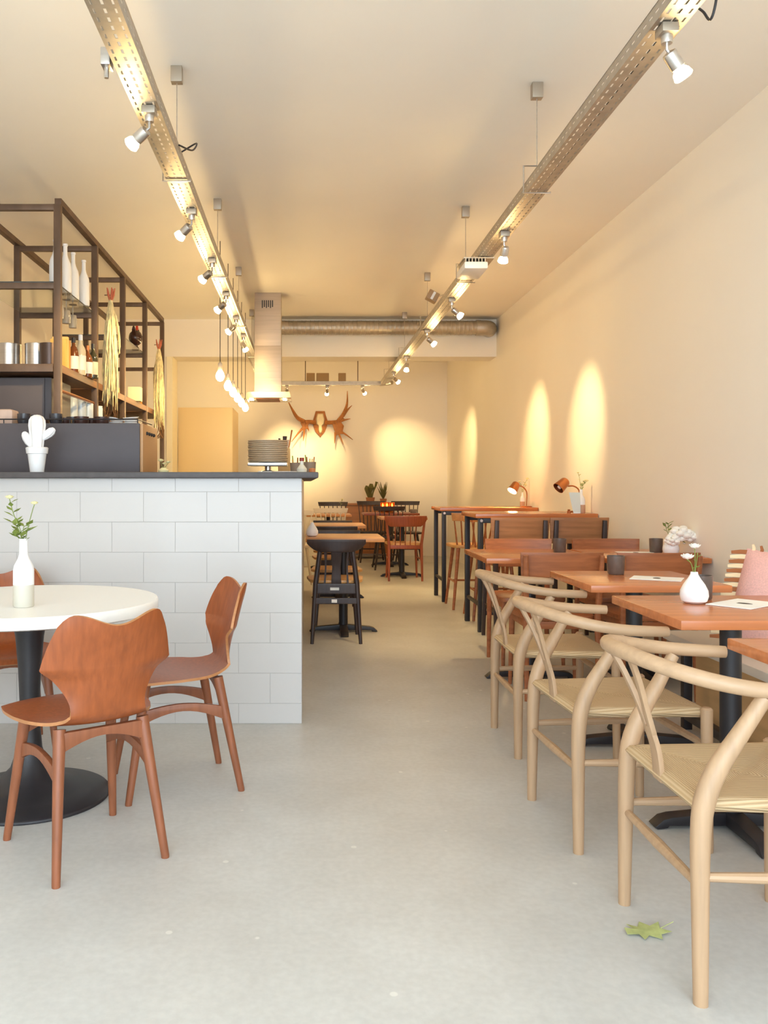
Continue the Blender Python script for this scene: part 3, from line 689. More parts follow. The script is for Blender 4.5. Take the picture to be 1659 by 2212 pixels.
# unlit bracket lamp on the tray edge, projector-like unit, grey speaker
br = thing('clamp_bracket', 'small unlit grey clamp on the edge of the bar-side tray', 'clamp', (LX-.055, 3.02, TZ))
MB().box(-.035, -.002, -.03, .03, -.01, .05).obj('jaw', CHROME, br, bevel=.004)
MB().tube([(-.02, 0, -.008), (-.02, 0, -.045)], .008, 8).obj('bolt', CHROME, br)
pj = thing('tray_unit', 'white box unit with cooling fins mounted under the table-side tray', 'ceiling unit', (RX-.085, 5.53, TZ-.004))
pjx = .02
MB().box(-.075+pjx, .075+pjx, .0, .30, -.080, -.034).obj('housing', mat('white_plastic', (236, 234, 230), .4), pj, bevel=.012)
for k in range(7): MB().box(-.066+.0205*k+pjx, -.060+.0205*k+pjx, .02, .26, -.034, -.008).obj('fin', GALV, pj)
MB().box(-.075+pjx, .12+pjx, .03, .28, -.008, -.0005).obj('mount_plate', GALV, pj)
sp_ = thing('small_speaker', 'small grey speaker clipped beside the table-side tray', 'speaker', P(934, 641, 7.75))
MS = Matrix.Rotation(.5, 4, 'Y')
MB().obox(MS, .10, .10, .085).obj('cabinet', mat('grey_speaker', (166, 136, 104), .5), sp_, bevel=.008)
MB().obox(MS @ Matrix.Translation((0, -.052, 0)), .022, .006, .07).obj('badge', WHITE, sp_)
MB().tube([(.04, 0, .0), (.115, 0, .02)], .006, 6).obj('arm', GALV, sp_)

# ================================================================== antlers on the back wall
AY = RY1-.06
def A(zx, zy, dy=0.0):
    k = 14.1/F; return Vector(((600+zx/3.318-HX)*k, AY+dy, CH-(640+zy/3.318-HY)*k))
an = thing('moose_antlers', 'brown palmate moose antlers with pale skull on a shield plaque', 'antlers', A(305, 900))
O = A(305, 900)
def L_(p, dy=0.0): return A(p[0], p[1], dy)-O
shield = [(272, 820), (338, 820), (345, 850), (358, 888), (354, 930), (338, 970), (306, 1008), (272, 970), (256, 930), (252, 888), (264, 850)]
MB().prism(shield, lambda p: L_(p, .055), lambda p: L_(p, .03)).obj('plaque', ANTL, an, bevel=.004)
skull = [(284, 838), (326, 838), (338, 880), (334, 915), (318, 930), (322, 960), (312, 985), (298, 985), (290, 960), (292, 930), (276, 915), (272, 880)]
MB().prism(skull, lambda p: L_(p, .03), lambda p: L_((305+(p[0]-305)*.75, 905+(p[1]-905)*.85), -.02)).obj('skull', BONE, an, bevel=.006)
def antler(stem, palm, tines):
    t = MB().tube([L_(p, dy) for p, dy in stem], [.035, .032, .04], 10, k=5).obj('antler_beam', ANTL, an)
    MB().prism(palm, lambda p: L_(p, -.05), lambda p: L_(p, -.085)).obj('palm', ANTL, an, bevel=.01)
    for tt, r0 in tines: MB().tube([L_(p, -.067-.02*k) for k, p in enumerate(tt)], [r0, r0*.7, .004], 8, k=5).obj('tine', ANTL, an)
antler([((345, 905), .0), (((385, 905)), -.05), ((425, 905), -.067)],
       [(400, 892), (432, 892), (462, 868), (480, 880), (455, 905), (474, 930), (466, 965), (470, 990), (440, 985), (420, 1000), (404, 960), (392, 920)],
       [([(432, 898), (470, 845), (495, 775), (497, 682)], .036), ([(468, 860), (500, 815), (530, 785)], .022), ([(455, 895), (490, 885), (520, 880)], .018), ([(412, 975), (410, 1015), (406, 1055)], .018), ([(435, 980), (452, 1020), (470, 1065)], .016), ([(462, 975), (498, 1000), (537, 1030)], .016)])
antler([((265, 905), .0), ((230, 900), -.05), ((195, 905), -.067)],
       [(222, 890), (185, 893), (160, 880), (165, 915), (178, 940), (172, 960), (190, 965), (205, 950), (222, 958), (218, 925), (232, 905)],
       [([(190, 900), (140, 870), (105, 815), (72, 750)], .036), ([(180, 945), (145, 985), (98, 1045)], .020), ([(190, 955), (187, 1000), (182, 1040)], .018), ([(212, 945), (220, 955), (222, 968)], .014)])

# ================================================================== round table and teak chairs
rt = thing('round_table', 'round white pedestal table with black trumpet base', 'table', (-1.035, 3.283, 0))
MB().lathe([(0, .690), (.455, .690), (.474, .696), (.476, .702), (.476, .731), (.472, .736), (0, .736)], 96).obj('tabletop', WHITET, rt, sharp=50)
MB().lathe([(.16, .676), (.16, .690), (0, .690)], 32).obj('top_plate', BLK, rt)
MB().lathe([(.295, 0), (.297, .006), (.290, .014), (.20, .030), (.12, .060), (.07, .11), (.046, .18), (.038, .27), (.037, .36), (.042, .48), (.052, .60), (.066, .677), (0, .677)], 64).obj('pedestal', BLK, rt, sharp=60)
def make_teak(label):
    t = thing('plywood_chair', label, 'chair', group='moulded plywood chairs round the white table')
    S = [(.228, .424, .160), (.212, .440, .196), (.15, .446, .214), (.08, .442, .222), (0, .434, .220), (-.07, .429, .203), (-.125, .430, .172), (-.17, .440, .142), (-.200, .464, .124), (-.216, .50, .120), (-.228, .54, .134), (-.240, .585, .166), (-.247, .610, .196), (-.250, .622, .209), (-.254, .636, .208), (-.262, .665, .203), (-.276, .71, .193), (-.290, .752, .181), (-.299, .786, .170)]
    cl = catmull([(a[0], a[2], a[1]) for a in S], 4)
    N = len(cl); NU = 28
    top_i = 13*4
    b = MB()
    def fn(u, v):
        i = min(N-1, int(round(v*(N-1)))); c = cl[i]; uu = u*2-1
        hw = c.y; x, z = c.x, c.z
        back = max(0, min(1, (z-.47)/.12)) if i > 7*4 else 0.0
        x += back*.060*uu*uu
        if back == 0: z += -.010*abs(uu)**3*max(0, min(1, (x+.02)/.15))+.012*uu*uu*max(0, min(1, (.12-x)/.2))*max(0, min(1, (x+.22)/.05))
        tb = max(0, (i-top_i)/(N-1-top_i))
        if tb > 0:
            a = abs(uu)
            dz = -.036*math.cos(PI/2*a/.78)**2 if a < .78 else -.034*((a-.78)/.22)**2
            z += dz*tb**1.5; x -= dz*tb*.3
        ft = max(0, 1-i/8)**1.5
        if ft > 0: x -= .030*ft*uu**4
        return Vector((x, hw*uu, z))
    b.grid(fn, NU, N-1)
    b.obj('shell', TEAK, t, solid=.010, sharp=60, rim=TEAKEDGE)
    legs = []
    for s in (-1, 1):
        MB().tube([(-.232, .175*s, 0), (-.232, .175*s, .006), (-.150, .135*s, .432)], [.0125, .0128, .0195], 14).obj('leg', TEAKX, t)
        MB().tube([(.195, .185*s, 0), (.195, .185*s, .006), (.125, .145*s, .434)], [.0125, .0128, .0195], 14).obj('leg', TEAKX, t)
        # arched side rail
        ol = []; n = 12
        for k in range(n+1):
            f = k/n; ol.append((-.172+.318*f, .322+.018*math.sin(PI*f)*1.2+.004*f))
        for k in range(n, -1, -1):
            f = k/n; ol.append((-.177+.328*f, .270+.045*math.sin(PI*f)+.004*f))
        MB().prism(ol, lambda p: (p[0], (.149-.009)*s, p[1]), lambda p: (p[0], (.149+.009)*s, p[1])).obj('side_rail', TEAKX, t, bevel=.004)
    for x0, tilt in ((-.158, 1), (.135, -1)):
        ol = []; n = 12
        for k in range(n+1): f = k/n; ol.append((-.13+.26*f, .424))
        for k in range(n, -1, -1): f = k/n; ol.append((-.136+.272*f, .362+.036*math.sin(PI*f)))
        MB().prism(ol, lambda p: (x0-.011, p[0], p[1]), lambda p: (x0+.011, p[0], p[1])).obj('cross_rail', TEAKX, t, bevel=.004)
    return t
def ang(fx, fy): return math.atan2(fy, fx)
tk = make_teak('reddish teak plywood chair with its back to the camera at the round table')
tk.location = (-.717, 2.826, 0); tk.rotation_euler = (0, 0, ang(-.585, .811))
dup(tk, (-.523, 3.422, 0), ang(-.94, -.34), 'teak plywood chair seen in profile in front of the tiled bar')
dup(tk, (-1.30, 3.80, 0), ang(.42, -.91), 'teak plywood chair behind the round table, mostly hidden at the left')

bv = thing('bottle_vase', 'white bottle vase with grey-green bottom on the round table', 'vase', (P(51, 0, 3.09).x, 3.09, .7365))
MB().lathe([(0, 0), (.034, 0), (.036, .004), (.036, .078)], 32).obj('base_band', TAUPE, bv)
MB().lathe([(.036, .0781), (.036, .130), (.033, .145), (.020, .170), (.015, .186), (.0145, .236), (.0165, .240), (.012, .240), (.011, .19), (0, .19)], 32).obj('body', WHITE, bv)
sprig('leafy_sprig', 'green sprigs with small cream flowers in the bottle vase', (bv.location.x, 3.09, .7365+.195),
      [([(0,0,0), (-.01,0,.07), (-.035,.0,.13), (-.05,0,.185)], 9, .018), ([(0,0,0), (-.015,.01,.06), (-.03,.01,.09), (-.055,.01,.11)], 5, .0), ([(0,0,0), (.012,0,.07), (.03,0,.14), (.038,0,.165)], 1, .016), ([(0,0,0), (-.004,-.01,.05), (.0,-.01,.07)], 6, 0), ([(0,0,.02), (-.02,0,.05), (-.03,0,.055)], 4, 0), ([(0,0,.03), (.0,0,.085), (.022,0,.09)], 3, 0)], GREEN, YPET, leaf=.030)

# ================================================================== wishbone chairs
def make_wish(label):
    t = thing('wishbone_chair', label, 'chair', group='pale oak wishbone chairs along the aisle')
    for s in (-1, 1):
        MB().tube([(-.200, .236*s, 0), (-.200, .235*s, .01), (-.199, .231*s, .20), (-.197, .227*s, .36), (-.188, .226*s, .45), (-.160, .228*s, .525), (-.112, .234*s, .605), (-.060, .244*s, .692)], [.0155, .0165, .0195, .0225, .0245, .0235, .020, .0165], 14, k=4).obj('rear_leg', OAK, t)
        MB().tube([(.215, .250*s, 0), (.215, .250*s, .01), (.213, .246*s, .25), (.212, .245*s, .452), (.212, .245*s, .458)], [.0145, .0155, .0175, .019, .013], 14).obj('front_leg', OAK, t)
        MB().tube([(-.199, .232*s, .285), (.0, .242*s, .285), (.213, .247*s, .285)], [.010, .014, .010], 10).obj('side_stretcher', OAKX, t)
    MB().tube([(-.198, -.228, .262), (-.198, 0, .262), (-.198, .228, .262)], [.010, .014, .010], 10).obj('rear_stretcher', OAKX, t)
    MB().tube([(.213, -.246, .335), (.213, 0, .335), (.213, .246, .335)], [.010, .014, .010], 10).obj('front_stretcher', OAKX, t)
    # top rail
    half = [(.085, .243, .700), (.02, .249, .703), (-.06, .250, .708), (-.14, .238, .719), (-.215, .200, .734), (-.270, .140, .748), (-.304, .070, .758)]
    pts = half+[(-.318, 0, .762)]+[(a, -b, c) for a, b, c in reversed(half)]
    MB().tube(pts, [.0165, .0175, .018, .0185, .019, .0195, .0195, .019, .0185, .018, .0175, .0165], 14, k=4).obj('top_rail', OAKX, t)
    # Y splat
    y_ = MB()
    y_.flat([(-.198, 0, .425), (-.206, 0, .50), (-.226, 0, .565)], (0, 1, 0), [.052, .046, .050], .013, k=3)
    for s in (-1, 1): y_.flat([(-.219, .013*s, .545), (-.240, .022*s, .61), (-.270, .048*s, .69), (-.303, .075*s, .757)], (0, 1, 0), [.024, .022, .022, .026], .013, k=4)
    y_.obj('splat', OAK, t, bevel=.003)
    # rails + woven seat
    def q(u, v):                                     # u: back->front, v: right->left
        hw = .217+(.243-.217)*u; return Vector((-.208+.432*u, hw*(2*v-1), 0))
    b = MB(); n = 40
    def top(u, v):
        p = q(u, v); e = min(u, 1-u, v, 1-v); rim = min(1, e/.05)
        d1 = abs((u-.5)-(v-.5)); d2 = abs((u-.5)+(v-.5)); dia = min(d1, d2)
        dip = .010*math.sin(PI*u)*math.sin(PI*v)
        p.z = .438+.017*math.sqrt(max(0, 1-(1-rim)**2))-dip-.0035*max(0, 1-dia/.05)*rim
        return p
    def bot(u, v):
        p = top(u, v); p.z = .438-.017*math.sqrt(max(0, 1-(1-min(1, min(u, 1-u, v, 1-v)/.05))**2)); return p
    b.grid(top, n, n); b.grid(bot, n, n)
    b.obj('woven_seat', MCORD, t, sharp=70)
    return t
w1 = make_wish('nearest pale oak wishbone chair with woven cord seat at the right')
w1.location = (1.088, 2.2015, 0)
dup(w1, (1.051, 3.017, 0), math.radians(3.2), 'middle one of the three pale oak wishbone chairs')
dup(w1, (1.1055, 3.961, 0), 0.0, 'farthest of the three pale oak wishbone chairs')

# ================================================================== square tables
def sq_table(label, x0, x1, y0, y1, h, topm, th=.03, name='cafe_table', group=None, basem=BLK, arm=.27):
    cx, cy = (x0+x1)/2, (y0+y1)/2
    t = thing(name, label, 'table', (cx, cy, 0), 0, group)
    MB().box(x0-cx, x1-cx, y0-cy, y1-cy, h-th, h).obj('tabletop', topm, t, bevel=.004)
    MB().tube([(0, 0, .03), (0, 0, h-th-.012)], .035, 20).obj('column', basem, t)
    MB().box(-.16, .16, -.16, .16, h-th-.012, h-th-.0005).obj('top_plate', basem, t)
    for a in range(4):
        M = Matrix.Rotation(a*PI/2, 4, 'Z'); L = arm
        ol = [(.02, .012), (L-.05, .012), (L-.045, .004), (L-.01, .0), (L, .006), (L-.03, .032), (L-.06, .040), (.02, .058)]
        MB().prism([(p[0], p[1]-.0) for p in ol], lambda p: M @ Vector((p[0], -.030, p[1])), lambda p: M @ Vector((p[0], .030, p[1]))).obj('base_foot', basem, t, bevel=.003)
    return t
GT = 'cherry cafe tables along the bench'
sq_table('cherry cafe table cut off by the right edge of the picture', 1.148, 1.748, 1.775, 2.384, .75, CHERRY, group=GT)
sq_table('cherry cafe table carrying the white teardrop vase', 1.152, 1.752, 2.684, 3.294, .75, CHERRY, group=GT)
sq_table('cherry cafe table beside the farthest wishbone chair', 1.178, 1.762, 3.61, 4.22, .75, CHERRY, group=GT)
sq_table('orange-brown cafe table left of the pair before the high tables', 1.02, 1.685, 4.93, 5.62, .75, CHERRY, group=GT)
sq_table('orange-brown cafe table against the wall before the high tables', 1.70, 2.29, 4.93, 5.62, .75, CHERRY, group=GT)
sq_table('pale-topped cafe table nearest along the aisle by the bar end', .0, .60, 6.62, 7.25, .757, BEECH, group='aisle cafe tables')
sq_table('pale-topped cafe table second along the aisle by the bar end', .06, .60, 8.65, 9.30, .757, BEECH, group='aisle cafe tables')
sq_table('cafe table behind the red-brown chair near the back wall', .93, 1.50, 10.75, 11.35, .755, BEECH, group='aisle cafe tables')
sq_table('candle-lit cafe table in front of the back wall plants', .82, 1.60, 12.25, 12.85, .755, REDWD, group='aisle cafe tables')
sq_table('cafe table between the white spindle chairs and the back wall', .0, .62, 11.75, 12.35, .755, BEECH, group='aisle cafe tables')

# bench with cushions
be = thing('wall_bench', 'long low pale bench along the right wall', 'bench', (0, 0, 0))
MB().box(1.755, 2.295, .55, 4.30, .412, .45).obj('seat_board', mat('pale_bench_board', (226, 218, 208), .45), be, bevel=.004)
MB().box(1.90, 2.28, .58, 4.26, .0, .411).obj('base_box', mat('plywood_base', (222, 180, 128), .6, var=.1, scale=(3, 3, 20)), be)
for y in (.7, 1.55, 2.45, 3.35, 4.18): MB().box(1.80, 1.84, y-.02, y+.02, 0, .411).obj('leg', BLK, be, bevel=.003)
MB().box(1.80, 1.84, .7, 4.18, .05, .09).obj('floor_rail', BLK, be, bevel=.003)
def pillow(w_, h_, t_, nu=18):
    b = MB()
    def fn(sg):
        def f(u, v):
            a, c = 2*u-1, 2*v-1
            prof = max(0, (1-a**4))*max(0, (1-c**4)); pin = 1-.06*(1-abs(c))*abs(a)**3
            return Vector((sg*t_*.5*prof**.6, a*w_/2*(1-.05*(1-a*a)*c*c), c*h_/2*(1-.05*(1-c*c)*a*a)))
        return f
    b.grid(fn(1), nu, nu); b.grid(fn(-1), nu, nu); return b
pk = thing('fringed_cushion', 'pink knitted cushion with striped fringe on the bench', 'cushion', (2.02, 3.63, .452+.208))
pk.rotation_euler = (.15, .26, ang(.70, .71))
pillow(.46, .41, .14).obj('cover', PINK, pk)
for k in range(19):
    z = -.19+.38*k/18
    MB().flat([(0, .215, z), (-.004, .25, z-.006), (-.010, .285, z-.016)], (0, 0, 1), [.019, .018, .013], .006).obj('tassel', (RUSTF, CREAMF)[k % 2], pk)
for k in range(13):
    y = -.2+.4*k/12
    MB().flat([(0, y, .19), (-.004, y, .21), (-.01, y+.006, .225)], (0, 1, 0), [.014, .012, .008], .006).obj('tassel', (CREAMF, RUSTF)[k % 2], pk)
gk = thing('grey_cushion', 'grey linen cushion leaning behind the pink one', 'cushion', (2.105, 3.76, .452+.212))
gk.rotation_euler = (.0, .20, ang(.72, .69)); pillow(.44, .42, .12).obj('cover', GREYF, gk)
MB().ball((-.06, .02, .1), .008, n=8, m=6).obj('button', RUSTF, gk)

# things on the tables
def menu(loc, rz, label, w_=.15, l_=.21):
    t = thing('menu_card', label, 'menu', loc, rz, 'white menu cards on the tables')
    MB().box(-w_/2, w_/2, -l_/2, l_/2, 0, .0025).obj('card', PAPER, t)
    n = 20
    MB().prism([(.026*math.cos(2*PI*k/n)*(1+.15*math.cos(6*PI*k/n)), .016*math.sin(2*PI*k/n)) for k in range(n)], lambda p: (p[0], p[1], .0026), lambda p: (p[0], p[1], .003)).obj('printed_mark', INK, t)
menu((1.526, 3.045, .751), math.radians(-52), 'white menu card on the table with the teardrop vase', .155, .23)
menu((1.55, 3.86, .751), math.radians(62), 'white menu card on the table beside the farthest wishbone chair')
menu((1.40, 5.17, .751), math.radians(80), 'white menu card on the left table of the pair')
menu((2.00, 5.30, .751), math.radians(85), 'white menu card on the wall-side table of the pair')
tumb = MB().lathe([(0, 0), (.034, 0), (.037, .004), (.040, .086), (.037, .086), (.034, .01), (0, .01)], 28).mesh('tumbler', CUP)
for x, y, lb in [(1.442, 3.19, 'dark cup right behind the white teardrop vase'), (1.44, 4.06, 'dark cup on the table beside the farthest wishbone chair'), (1.545, 5.32, 'dark cup on the left table of the pair'), (2.135, 5.33, 'dark cup on the wall-side table by the white peony')]:
    tag(link('tumbler', tumb, None, (x, y, .7505)), lb, 'cup', 'dark cups on the cafe tables')
tdm = MB().lathe([(0, 0), (.030, 0), (.042, .008), (.0478, .026), (.046, .045), (.036, .066), (.022, .086), (.0135, .100), (.012, .110), (.009, .110), (.009, .09), (0, .09)], 36).mesh('teardrop_vase', WHITE)
vb = tag(link('teardrop_vase', tdm, None, (1.366, 3.075, .7505)), 'white teardrop vase on the second cherry table', 'vase', 'white teardrop vases')
sprig('white_flowers', 'white flowers in the teardrop vase on the cherry table', (1.366, 3.075, .7505+.092), [([(0,0,0), (.003,0,.05), (.002,0,.10)], 2, .024), ([(0,0,0), (-.012,-.005,.045), (-.026,-.005,.062)], 2, .028), ([(0,0,0), (.008,0,.05), (.012,0,.085)], 3, 0)], GREEN, PETAL, leaf=.014)
tag(link('teardrop_vase', tdm, None, (.052, 6.86, .7575)), 'pale teardrop vase on the aisle table by the bar end', 'vase', 'white teardrop vases')
vd = tag(link('teardrop_vase', tdm, None, (2.18, 5.22, .7505)), 'white teardrop vase with peony on the wall-side table', 'vase', 'white teardrop vases')
sprig('peony', 'big white peony with green sprigs on the wall-side table', (2.18, 5.22, .7505+.09), [([(0,0,0), (.02,-.01,.02), (.045,-.03,.015)], 1, 0), ([(0,0,0), (.0,-.01,.0), (.0,-.035,.0)], 1, 0), ([(0,0,0), (-.01,.01,.05), (-.012,.01,.085), (.002,.01,.10)], 6, 0), ([(0,0,0), (-.02,.01,.05), (-.03,.01,.095)], 5, 0), ([(0,0,0), (.045,-.02,0), (.075,-.02,-.02), (.07,-.02,-.03)], 2, .012)], GREEN, PETAL, leaf=.024, puff=[(.045, -.03, .035, .062), (.095, -.03, .02, .045), (-.005, -.035, -.005, .045)])

# fallen leaf
lf = thing('fallen_leaf', 'pale green fallen leaf lying on the concrete floor', 'leaf', (*P(1397, 2015, 2211/970).xy, .003), math.radians(10))
lo_ = [(-.060, -.010), (-.052, .020), (-.030, .012), (-.035, .040), (-.012, .024), (.008, .050), (.022, .022), (.052, .030), (.040, .004), (.058, -.022), (.028, -.022), (.018, -.045), (-.005, -.020), (-.028, -.040), (-.030, -.014)]
bl = MB(); ctr = Vector((0, 0, .004))
vs = [Vector((p[0], p[1], .001+.010*abs(p[0]*14)*(.4+.6*((i*7) % 5)/5))) for i, p in enumerate(lo_)]
bl.add([ctr]+vs, [(0, i+1, (i+1) % len(vs)+1) for i in range(len(vs))]); bl.obj('blade', PALEG, lf, solid=.0008)
MB().tube([(.04, .0, .006), (.062, .008, .008), (.082, .010, .014)], .0012, 5, k=3).obj('stalk', PALEG, lf)

# ================================================================== other chairs
def curved_panel(mb, x0, hw, z0, z1, bow, th, shape=None, n=16, tilt=0.0):
    """back panel across y, centre bowed towards -x"""
    def side(o):
        def f(u, v):
            a = 2*u-1; z = z0+(z1-z0)*v; h = hw*(shape(v) if shape else 1)
            return Vector((x0-bow*(1-a*a)-tilt*(z-z0)+o, a*h, z))
        return f
    vs0 = MB().grid(side(-th/2), n, 6); vs1 = MB().grid(side(th/2), n, 6)
    nn = (n+1)*7; mb.add(vs0.v+vs1.v, vs0.f+[tuple(i+nn for i in reversed(f)) for f in vs1.f])
    def idx(i, j): return j*(n+1)+i
    o = len(mb.v)-2*nn
    loop = [idx(i, 0) for i in range(n)]+[idx(n, j) for j in range(6)]+[idx(i, 6) for i in range(n, 0, -1)]+[idx(0, j) for j in range(6, 0, -1)]
    mb.f += [(o+loop[k], o+loop[(k+1) % len(loop)], o+nn+loop[(k+1) % len(loop)], o+nn+loop[k]) for k in range(len(loop))]
    return mb
def seat_slab(hw, xb, xf, z, th=.03, r=.06):
    ol = []; 
    for cx, cy, a0 in ((xf-r, hw-r, 0), (xb+r, hw*.92-r, 90), (xb+r, -hw*.92+r, 180), (xf-r, -hw+r, 270)):
        for k in range(5): a = math.radians(a0+22.5*k); ol.append((cx+r*math.cos(a), cy+r*math.sin(a)))
    return MB().prism(ol, lambda p: (p[0], p[1], z-th), lambda p: (p[0], p[1], z))
def make_panel_chair(label, m, group):
    t = thing('panel_back_chair', label, 'chair', group=group)
    seat_slab(.21, -.20, .21, .455, .028).obj('seat', m, t, bevel=.006)
    for s in (-1, 1):
        MB().tube([(-.225, .195*s, 0), (-.20, .193*s, .44), (-.222, .20*s, .62), (-.245, .205*s, .785)], [.012, .018, .017, .013], 10).obj('rear_leg', m, t)
        MB().tube([(.185, .19*s, 0), (.17, .18*s, .43)], [.011, .018], 10).obj('front_leg', m, t)
        MB().box(-.20, .175, .178*s-.01, .178*s+.01, .385, .425).obj('side_rail', m, t, bevel=.002)
    MB().box(-.205, -.185, -.18, .18, .385, .425).obj('back_rail', m, t, bevel=.002)
    MB().box(.155, .175, -.17, .17, .385, .425).obj('front_rail', m, t, bevel=.002)
    curved_panel(MB(), -.188, .225, .665, .80, .030, .012, lambda v: 1-.04*(1-v), tilt=.12).obj('backrest', m, t, bevel=.003)
    return t
GP = 'panel-back chairs at the table pair'
pc = make_panel_chair('brown panel-back chair before the left table of the pair', WALNUT, GP)
pc.location = (1.385, 4.93, 0); pc.rotation_euler = (0, 0, PI/2)
dup(pc, (1.90, 4.91, 0), PI/2, 'brown panel-back chair before the wall-side table of the pair', GP)
dup(pc, (1.43, 5.68, 0), -PI/2, 'brown panel-back chair beyond the left table of the pair', GP)
dup(pc, (2.02, 5.68, 0), -PI/2, 'brown panel-back chair beyond the wall-side table of the pair', GP)

def make_black_chair(label, m, seatm, group, sticker=False):
    t = thing('black_cafe_chair', label, 'chair', group=group)
    seat_slab(.215, -.19, .21, .462, .022, .10).obj('seat', seatm, t, bevel=.005)
    for s in (-1, 1):
        MB().tube([(-.215, .178*s, 0), (-.20, .150*s, .44), (-.225, .118*s, .70)], [.013, .020, .016], 10).obj('rear_leg', m, t)
        MB().tube([(.19, .175*s, 0), (.165, .145*s, .44)], [.012, .019], 10).obj('front_leg', m, t)
        MB().tube([(-.205, .160*s, .30), (.178, .158*s, .30)], .010, 8).obj('side_stretcher', m, t)
    curved_panel(MB(), -.225, .215, .672, .765, .03, .022, lambda v: .56+.44*min(1, v*1.5)**.6, tilt=.1).obj('crest_rail', m, t, bevel=.005)
    curved_panel(MB(), -.205, .145, .365, .44, .0, .018).obj('back_apron', m, t, bevel=.003)
    curved_panel(MB(), -.210, .162, .292, .335, .0, .016).obj('rear_stretcher', m, t, bevel=.003)
    MB().flat([(-.207, 0, .44), (-.215, 0, .56), (-.245, 0, .69)], (0, 1, 0), [.075, .06, .085], .014, k=3).obj('splat', m, t, bevel=.003)
    for s in (-1, 1): MB().flat([(-.207, .085*s, .44), (-.215, .078*s, .56), (-.24, .085*s, .69)], (0, 1, 0), [.014, .012, .014], .012, k=3).obj('back_slat', m, t)
    if sticker:
        MB().box(-.2205, -.2185, -.005, .035, .302, .326).obj('white_sticker', PAPER, t)
        MB().box(-.216, -.214, -.02, .045, .392, .412).obj('metal_plate', GALV, t)
    return t
GB = 'black cafe chairs along the aisle'
b1 = make_black_chair('nearest black wooden cafe chair, its back to the aisle by the bar', DKWOOD, LTSEAT, GB, True)
b1.location = (.225, 6.605, 0); b1.rotation_euler = (0, 0, PI/2)
b2 = make_black_chair('black cafe chair on the far side of the nearest aisle table', DKWOOD, LTSEAT, GB)
b2.location = (.26, 7.40, 0); b2.rotation_euler = (0, 0, -PI/2)
dup(b2, (.28, 8.55, 0), PI/2, 'black cafe chair on the near side of the second aisle table', GB)
dup(b2, (.30, 9.42, 0), -PI/2, 'black cafe chair on the far side of the second aisle table', GB)

def make_spindle(label, m, group, top=.865, seatm=None, crestm=None, nsp=7, sh=.455, crest=.06, name='spindle_chair', cat='chair', hw=.20):
    t = thing(name, label, cat, group=group); seatm = seatm or m; crestm = crestm or m
    seat_slab(hw+.01, -.20, .21, sh, .03, .08).obj('seat', seatm, t, bevel=.008)
    for s in (-1, 1):
        MB().tube([(-.225, .19*s, 0), (-.15, .13*s, sh-.02)], [.012, .018], 8).obj('leg', m, t)
        MB().tube([(.215, .19*s, 0), (.14, .13*s, sh-.02)], [.012, .018], 8).obj('leg', m, t)
        MB().tube([(-.193, .165*s, sh*.42), (.183, .165*s, sh*.42)], .009, 8).obj('side_stretcher', m, t)
    MB().tube([(0, -.165, sh*.42), (0, .165, sh*.42)], .009, 8).obj('cross_stretcher', m, t)
    for k in range(nsp):
        f = 2*k/(nsp-1)-1
        MB().tube([(-.165-.01*(1-f*f), f*(hw-.045), sh-.005), (-.205-.035*(1-f*f), f*(hw-.01), top-crest*.7)], [.009, .006], 6).obj('spindle', m, t)
    curved_panel(MB(), -.208, hw+.02, top-crest, top, .035, .018, lambda v: .94+.06*v, tilt=.15).obj('crest_rail', crestm, t, bevel=.005)
    return t
GS = 'spindle-back chairs at the back'
s1 = make_spindle('white spindle chair with its back to the camera near the back', WCHAIR, GS)
s1.location = (.315, 11.20, 0); s1.rotation_euler = (0, 0, PI/2)
dup(s1, (-.12, 10.35, 0), PI/2, 'white spindle chair just past the end of the bar', GS)
s2 = make_spindle('dark spindle chair facing out, left against the back wall', DKWOOD, GS, top=.905)
s2.location = (.40, 12.55, 0); s2.rotation_euler = (0, 0, -PI/2)
dup(s2, (1.0, 13.15, 0), -PI/2, 'dark spindle chair behind the candle-lit table, left', GS)
dup(s2, (1.52, 13.10, 0), -PI/2, 'dark spindle chair behind the candle-lit table, right', GS)
s3 = make_spindle('dark spindle chair with its back to the camera at the candle table', DKWOOD, GS, top=.865)
s3.location = (1.13, 12.05, 0); s3.rotation_euler = (0, 0, PI/2)
def make_red(label):
    t = thing('curved_rail_chair', label, 'chair')
    m = REDWD
    seat_slab(.215, -.2, .22, .455, .03, .07).obj('seat', LTSEAT, t, bevel=.008)
    for s in (-1, 1):
        MB().tube([(-.24, .2*s, 0), (-.20, .195*s, .44), (-.235, .235*s, .765)], [.013, .018, .013], 10).obj('rear_leg', m, t)
        MB().tube([(.20, .19*s, 0), (.17, .17*s, .43)], [.012, .018], 10).obj('front_leg', m, t)
        MB().tube([(-.215, .197*s, .26), (.19, .18*s, .26)], .010, 8).obj('side_stretcher', m, t)
    MB().box(-.21, -.19, -.19, .19, .385, .43).obj('back_rail', m, t, bevel=.003)
    curved_panel(MB(), -.232, .255, .655, .785, .035, .018, lambda v: .72+.28*min(1, v*1.6)**.6, tilt=.12).obj('crest_rail', m, t, bevel=.006)
    for k in range(5): y = -.12+.06*k; MB().tube([(-.2, y, .43), (-.245, y*1.05, .68)], .006, 6).obj('spindle', m, t)
    return t
r1 = make_red('red-brown wooden chair with curved crest rail near the back wall')
r1.location = (1.20, 10.73, 0); r1.rotation_euler = (0, 0, PI/2)

